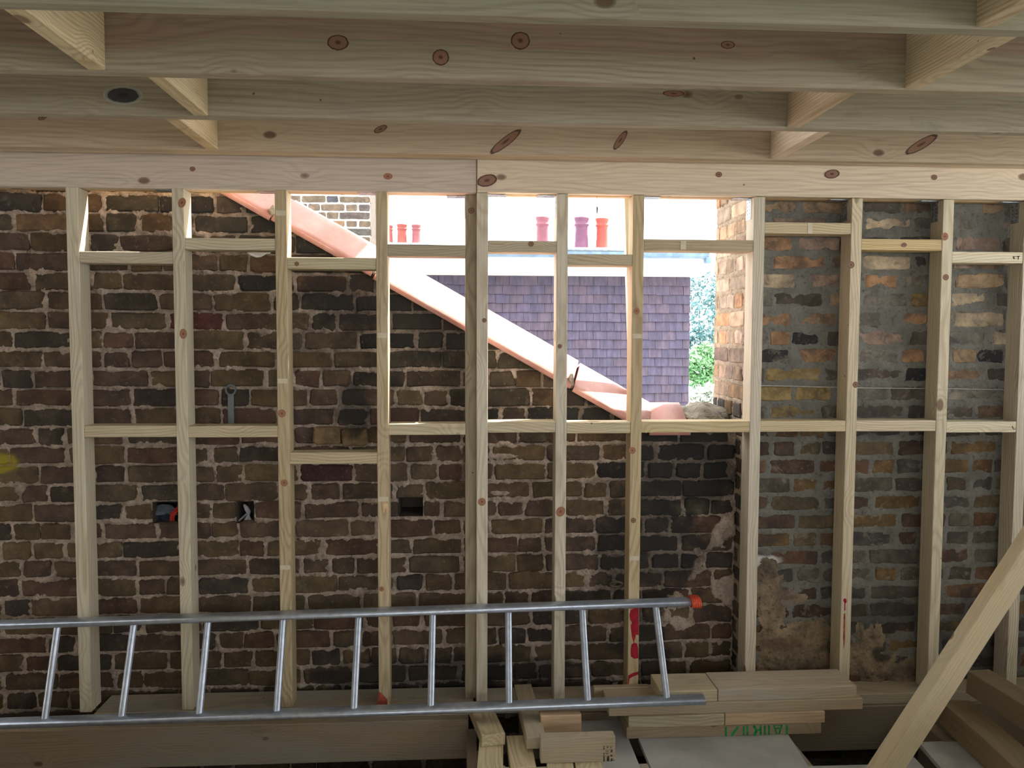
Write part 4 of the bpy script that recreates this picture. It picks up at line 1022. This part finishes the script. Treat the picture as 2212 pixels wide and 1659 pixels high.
while z > zlow-2.0:
    x = xr-(0 if row % 2 == 0 else tw*0.5)
    n_in = 0
    while x > xl:
        w_ = tw if not (row % 2 == 1 and n_in == 0) else tw
        cxx = x-tw/2
        if row % 2 == 1 and n_in == 0:   # half tile closing the edge
            pass
        d = Vector((cxx, YD, z+gauge/2))-CAM; dz = d.dot(fw); px = W/2+F*d.dot(rt)/dz; py = H/2-F*d.dot(upv)/dz
        cope_y = 412+(px-480)*(900-412)/(1345-480)-75
        vis = px > 780 and py < min(cope_y+25, 905)
        if vis or (z > zlow-0.3 and False):
            if ntile < 299:
                o = bpy.data.objects.new('tile', rt_.choice(TM)); COL.objects.link(o); o.location = (cxx, YD+rt_.uniform(-.002, .002), z+rt_.uniform(-.004, .004))
                o.rotation_euler = (rt_.uniform(-.015, .015), rt_.uniform(-.01, .01), 0)
                o.parent = dorm; o.matrix_parent_inverse = Matrix.Translation(-Vector(dorm.location))
                c = rt_.choice(tcols); f = rt_.uniform(0.90, 1.06); o.color = (c[0]*f, c[1]*f, c[2]*f, 1); ntile += 1
            else: extra.append((cxx, z))
        else: extra.append((cxx, z))
        x -= tw; n_in += 1
    if row % 2 == 1:
        o = bpy.data.objects.new('tile', TM[0]); COL.objects.link(o); o.location = (xr-tw*0.25+0.003, YD, z); o.scale = (0.5, 1, 1)
        o.parent = dorm; o.matrix_parent_inverse = Matrix.Translation(-Vector(dorm.location)); c = tcols[4]; o.color = (*c, 1)
    z -= gauge; row += 1
vs, fs = [], []
for (cxx, z) in extra:
    b = len(vs); me = TM[0]
    for v in me.vertices: vs.append((cxx+v.co.x, YD+v.co.y, z+v.co.z))
    for p in me.polygons: fs.append(tuple(b+i for i in p.vertices))
if vs:
    o = mk('tile_field', vs, fs, plain('plain_clay_tile_field', (0.125, 0.10, 0.13), 0.8)); o['kind'] = 'stuff'; attach(o, dorm)
# white fascia, gutter with stop end, flat roof
zf1 = PY(1200, 549, YD-0.35).z; zf0 = PY(1200, 592, YD-0.35).z
xfr = PY(1524, 570, YD-0.35).x
boxw('fascia', xl-0.4, xfr, YD-0.35, YD-0.32, zf0, zf1, M_WHITE, dorm, 0.004)
boxw('soffit', xl-0.4, xfr, YD-0.32, YD+0.1, zf0, zf0+0.012, M_WHITE, dorm)
boxw('flat_roof', xl-0.4, xfr-0.02, YD-0.32, YD+2.6, zf1-0.03, zf1+0.02, M_LEAD, dorm)
gx0 = PY(1100, 545, YD-0.42).x
gp = [(-0.05, 0.03), (-0.05, -0.01), (-0.03, -0.035), (0.03, -0.035), (0.05, -0.01), (0.05, 0.03), (0.044, 0.03), (0.044, -0.008), (0.028, -0.03), (-0.028, -0.03), (-0.044, -0.008), (-0.044, 0.03)]
extrude('gutter', gp, (xl-0.4, YD-0.41, zf1-0.005), (PY(1530, 550, YD-0.41).x, YD-0.41, zf1-0.005), (0, 1, 0), M_GUT, dorm)
boxw('downpipe_outlet', PY(1523, 560, YD-0.41).x, PY(1535, 560, YD-0.41).x, YD-0.46, YD-0.36, PY(1530, 569, YD-0.41).z, PY(1530, 554, YD-0.41).z, M_GUT, dorm, 0.01)

# ------------------------------------------------------------------ chimney stack with old bricks, seen between the left studs
YK = 8.0
xa, xb = PY(585, 480, YK).x, PY(800, 480, YK).x; zk0 = PY(700, 640, YK).z
stack = empty('chimney_stack', ((xa+xb)/2, YK, -4)); tag(stack, 'weathered brick chimney stack with pale pointing seen between the left studs', 'chimney stack')
boxw('stack_core', xa+0.03, xb-0.03, YK+0.03, YK+0.9, -4, 4.1, M_CORE, stack)
OK_ = Vector((0, YK, 0)); KB = []; rk = random.Random(3)
pk = 17.0/F*YK; zk = zk0; k = 0
kc = [(0.11, 0.09, 0.085), (0.07, 0.07, 0.085), (0.16, 0.12, 0.09), (0.28, 0.17, 0.10), (0.09, 0.085, 0.08), (0.14, 0.11, 0.08)]
while zk < 4.05:
    x = xa-(0.0 if k % 2 else 0.06)
    seq = 0
    while x < xb-0.03:
        L = 0.218 if (seq+k) % 2 == 0 else 0.104
        u1 = min(x+L, xb+rk.uniform(-.012, .006)); u0 = max(x, xa)
        if xb-u1 < 0.07: u1 = xb+rk.uniform(-.012, .006)
        if u1-u0 > 0.04: KB.append([u0, u1, zk-0.030, zk+0.030, rk.choice(kc), 0.0])
        x += L+0.013; seq += 1
    zk += pk; k += 1
M_KM = mortar_mat('pale_pointing', (0.52, 0.52, 0.48), (0.40, 0.40, 0.37), (), 0.8, 0.05)
mortar_sheet(stack, 'mortar', M_KM, OK_, X_, Z_, NW, xa, xb, zk0, 4.08, KB, 0.012, -0.003, 0.005, 0.8, None, (), 0.7)
M_KB = brick_mat('brick_far_stack', [], soot=0.25); A4, B4 = variants(M_KB)
for q in KB:
    st = q[1]-q[0] > 0.15
    put_brick(stack, rk.choice(A4 if st else B4), 0.22 if st else 0.105, OK_, X_, Z_, NW, *q[:4], q[4], 0, rk, 0.004)

# ------------------------------------------------------------------ chimney pots on a distant stack
YP = 14.0
sPT = NT('terracotta', 0.6); tp = sPT.n('TexCoord'); sPT.n('ObjectInfo'); oiP = [n for n in sPT.t.nodes if n.type == 'OBJECT_INFO'][0]
npn = sPT.noise(tp.outputs['Object'], 5, 4, 0.6); sPT.color(sPT.mix(1.0, oiP.outputs['Color'], sPT.mix(sPT.rng(npn, 0.3, 0.7), (0.85, 0.85, 0.88), (1.1, 1.08, 1.05)), 'MULTIPLY'))
def pot(px0, px1, pyt, pyb, col, label, Y=YP):
    c = PY((px0+px1)/2, pyb, Y); top = PY((px0+px1)/2, pyt, Y); h = top.z-c.z; r = (PY(px1, pyb, Y).x-PY(px0, pyb, Y).x)/2
    pr = [(r*1.0, 0), (r*0.93, 0.02), (r*0.86, h*0.35), (r*0.83, h*0.62), (r*0.84, h*0.70), (r*1.0, h*0.745), (r*1.0, h*0.775), (r*0.86, h*0.80), (r*0.88, h*0.86), (r*1.02, h*0.95), (r*1.02, h), (r*0.82, h), (r*0.78, h*0.8), (r*0.76, 0.0)]
    o = lathe('chimney_pot', pr, c, sPT.m, 28); o.color = (*col, 1); tag(o, label, 'chimney pot', 'terracotta chimney pots'); return o
pot(838, 849, 487, 526, (0.30, 0.075, 0.06), 'leftmost terracotta chimney pot half hidden by a stud')
pot(857, 880, 485, 526, (0.32, 0.075, 0.055), 'short red chimney pot second from the left')
pot(889, 909.5, 486, 526, (0.28, 0.085, 0.085), 'short red chimney pot third from the left')
pot(1157, 1186, 469, 536, (0.24, 0.085, 0.105), 'tall pinkish chimney pot left of the centre stud gap')
pot(1240, 1272, 470, 536, (0.17, 0.07, 0.115), 'tall purple-brown chimney pot beside the bright red one')
pot(1286, 1314, 472, 536, (0.36, 0.07, 0.05), 'bright red chimney pot, rightmost of the row')
M_STK = plain('stack_render', (0.30, 0.34, 0.40), 0.8)
for (p0, p1, py, lab) in ((825, 925, 526, 'low rendered stack carrying the three short chimney pots'), (1140, 1345, 536, 'rendered stack carrying the three tall chimney pots')):
    a, b = PY(p0, py, YP).x, PY(p1, py, YP).x; zz = PY((p0+p1)/2, py, YP).z
    st_ = empty('pot_stack', ((a+b)/2, YP, -4)); tag(st_, lab, 'chimney stack', 'distant pot stacks')
    boxw('shaft', a, b, YP-0.28, YP+0.3, -4, zz-0.07, M_STK, st_, 0.01)
    boxw('cap', a-0.04, b+0.04, YP-0.32, YP+0.34, zz-0.07, zz-0.018, M_STK, st_, 0.015)
# tree beyond
def tree(px, py, Y, rad, label, seed, nleaf, col, hz):
    c = PY(px, py, Y); t = empty('tree', (c.x, Y, -6)); tag(t, label, 'tree', 'trees beyond the dormer')
    r = random.Random(seed); cl = []
    for i in range(26):
        a, b = r.uniform(0, 2*math.pi), r.uniform(-1, 1); q = rad*r.uniform(0.35, 0.95)
        cl.append((Vector((q*math.cos(a)*math.sqrt(1-b*b), q*math.sin(a)*math.sqrt(1-b*b), q*b*hz)), rad*r.uniform(0.22, 0.42)))
    vs, fs = [], []
    for i in range(nleaf):
        cc, rr = r.choice(cl); d = Vector((r.gauss(0, 1), r.gauss(0, 1), r.gauss(0, 1))).normalized()*rr*r.uniform(0.6, 1.0)
        p = c+cc+d; s_ = r.uniform(0.05, 0.10); u = Vector((r.gauss(0, 1), r.gauss(0, 1), r.gauss(0, 1))).normalized(); v = u.orthogonal().normalized()
        b = len(vs); vs += [p-u*s_, p+v*s_*0.45, p+u*s_, p-v*s_*0.45]; fs.append((b, b+1, b+2, b+3))
    ml = NT('leaf_'+str(seed), 0.6); g = ml.n('NewGeometry'); ml.color(ml.mix(g.outputs['Random Per Island'], tuple(x*0.6 for x in col), tuple(x*1.4 for x in col)))
    ml.b.inputs['Transmission Weight'].default_value = 0.0
    o = mk('crown', vs, fs, ml.m); o['kind'] = 'stuff'; attach(o, t)
    bark = plain('bark_'+str(seed), (0.10, 0.08, 0.06), 0.9)
    tube('trunk', [(c.x, Y, -6), (c.x+0.1, Y, (c.z-6)/2), (c.x, Y, c.z)], [0.25, 0.18, 0.08], bark, t, 10)
tree(1525, 745, 26, 3.0, 'large leafy tree with haze painted blue into its green between dormer and chimney breast', 1, 15000, (0.06, 0.15, 0.16), 0.75)  # leaf green shifted to blue, distance haze put into the colour
tree(1530, 790, 21, 0.8, 'small bright green shrub top low beside the chimney breast', 2, 2600, (0.15, 0.32, 0.14), 0.7)
tree(1518, 890, 19, 0.75, 'bush with sunlight painted into its pale leaves at the foot of the gap by the chimney breast', 3, 3000, (0.45, 0.5, 0.42), 0.75)  # leaf colour made pale to stand for strong sun
# ground far below
sG = NT('pale_ground', 0.9); gg = sG.n('NewGeometry'); gn = sG.noise(gg.outputs['Position'], 0.3, 4, 0.6); sG.color(sG.mix(sG.rng(gn, 0.35, 0.65), (0.36, 0.38, 0.32), (0.5, 0.49, 0.45)))
g = mk('ground', [(-80, -60, -6), (80, -60, -6), (80, 140, -6), (-80, 140, -6)], [(0, 1, 2, 3)], sG.m); tag(g, 'sunlit pale ground far below the loft', 'ground', kind='structure')

# ------------------------------------------------------------------ the big knots one can pick out, set flush in the timber faces
def knot_mat(name, core, body, edge, halo):
    s = NT(name, 0.7); tc = s.n('TexCoord'); r = s.vmath('LENGTH', tc.outputs['Object']); nn = s.noise(tc.outputs['Object'], 2.5, 4, 0.6)
    r = s.math('ADD', r, s.math('MULTIPLY', s.math('SUBTRACT', nn, 0.5), 0.22))
    rings = s.math('MULTIPLY_ADD', s.math('SINE', s.math('MULTIPLY', r, 34.0)), 0.5, 0.5)
    c = s.mix(s.rng(r, 0.12, 0.34), core, s.mix(s.math('MULTIPLY', rings, 0.18), body, core))
    c = s.mix(s.rng(r, 0.74, 0.84), c, edge); c = s.mix(s.rng(r, 0.90, 0.97), c, halo); s.color(c); return s.m
K1 = knot_mat('knot_brown', (0.11, 0.05, 0.035), (0.28, 0.15, 0.10), (0.07, 0.04, 0.03), (0.42, 0.30, 0.22))
K2 = knot_mat('knot_red', (0.16, 0.06, 0.035), (0.36, 0.17, 0.10), (0.30, 0.14, 0.08), (0.50, 0.37, 0.24))
K3 = knot_mat('knot_resinous', (0.03, 0.03, 0.035), (0.05, 0.05, 0.055), (0.30, 0.31, 0.27), (0.40, 0.42, 0.36))
def knot(px, py, Y, rx, ry, mat, parent, rot=0):
    c = PY(px, py, Y); n = 20
    if not hasattr(knot, 'me'): knot.me = {}
    if mat.name not in knot.me:
        me = bpy.data.meshes.new('knot'); me.from_pydata([(math.cos(2*math.pi*k/n), 0, math.sin(2*math.pi*k/n)) for k in range(n)], [], [tuple(range(n))]); me.materials.append(mat); knot.me[mat.name] = me
    o = bpy.data.objects.new('knot', knot.me[mat.name]); COL.objects.link(o); k = Y/F
    o.matrix_basis = Matrix.Translation((c.x, Y-0.0007, c.z)) @ Matrix.Rotation(math.radians(rot), 4, 'Y') @ Matrix.Diagonal((rx*k, 1, ry*k, 1))
    o.parent = parent; o.matrix_parent_inverse = Matrix.Translation(-Vector(parent.location))
for a in ((730, 92, 2.31, 24, 17, K1), (952, 124, 2.31, 19, 18, K1), (1124, 88, 2.31, 22, 20, K1), (1572, 97, 2.31, 17, 9, K1), (266, 206, 2.76, 40, 19, K3), (1455, 202, 2.76, 26, 7, K1),
          (822, 279, 3.254, 16, 7, K1, -25), (1092, 306, 3.254, 44, 10, K1, -38), (1340, 303, 3.254, 26, 8, K1, -55), (92, 254, 3.254, 10, 5, K1, -20), (1990, 312, 3.254, 44, 11, K1, -30)): knot(*a[:6], ceil, a[6] if len(a) > 6 else 0)
for a in ((1052, 390, YS, 23, 13, K1, -15), (1797, 376, YS, 18, 10, K1, -8), (1553, 377, YS, 7, 6, K1), (2018, 383, YS, 7, 6, K1), (416, 357+8, YS+.008, 6, 5, K1), (838, 381, YS+.008, 10, 7, K2),
          (393, 438, YS, 8, 11, K2, 20), (396, 721, YS, 8, 11, K2), (609, 893, YS, 9, 9, K2), (614, 1043, YS, 8, 8, K2), (824, 1272, YS, 6, 6, K2), (1018, 455, YS+.045, 7, 7, K1), (1041, 1084, YS, 9, 9, K2), (1046, 692, YS, 5, 5, K1), (1211, 1105, YS, 10, 12, K2, 30), (1209, 748, YS, 5, 5, K1),
          (1375, 672, YS, 7, 8, K2), (1366, 973, YS, 8, 8, K2), (1368, 1124, YS, 6, 6, K1), (1838, 572, YS, 8, 8, K1), (2041, 511, YS, 8, 9, K2), (2043, 599, YS, 7, 7, K1), (1848, 831, YS, 7, 7, K1), (1953, 529, YS+.001, 6, 5, K1), (1147, 527, YS+.001, 6, 6, K1), (641, 570, YS+.001, 5, 5, K1)): knot(*a[:6], stud_wall, a[6] if len(a) > 6 else 0)
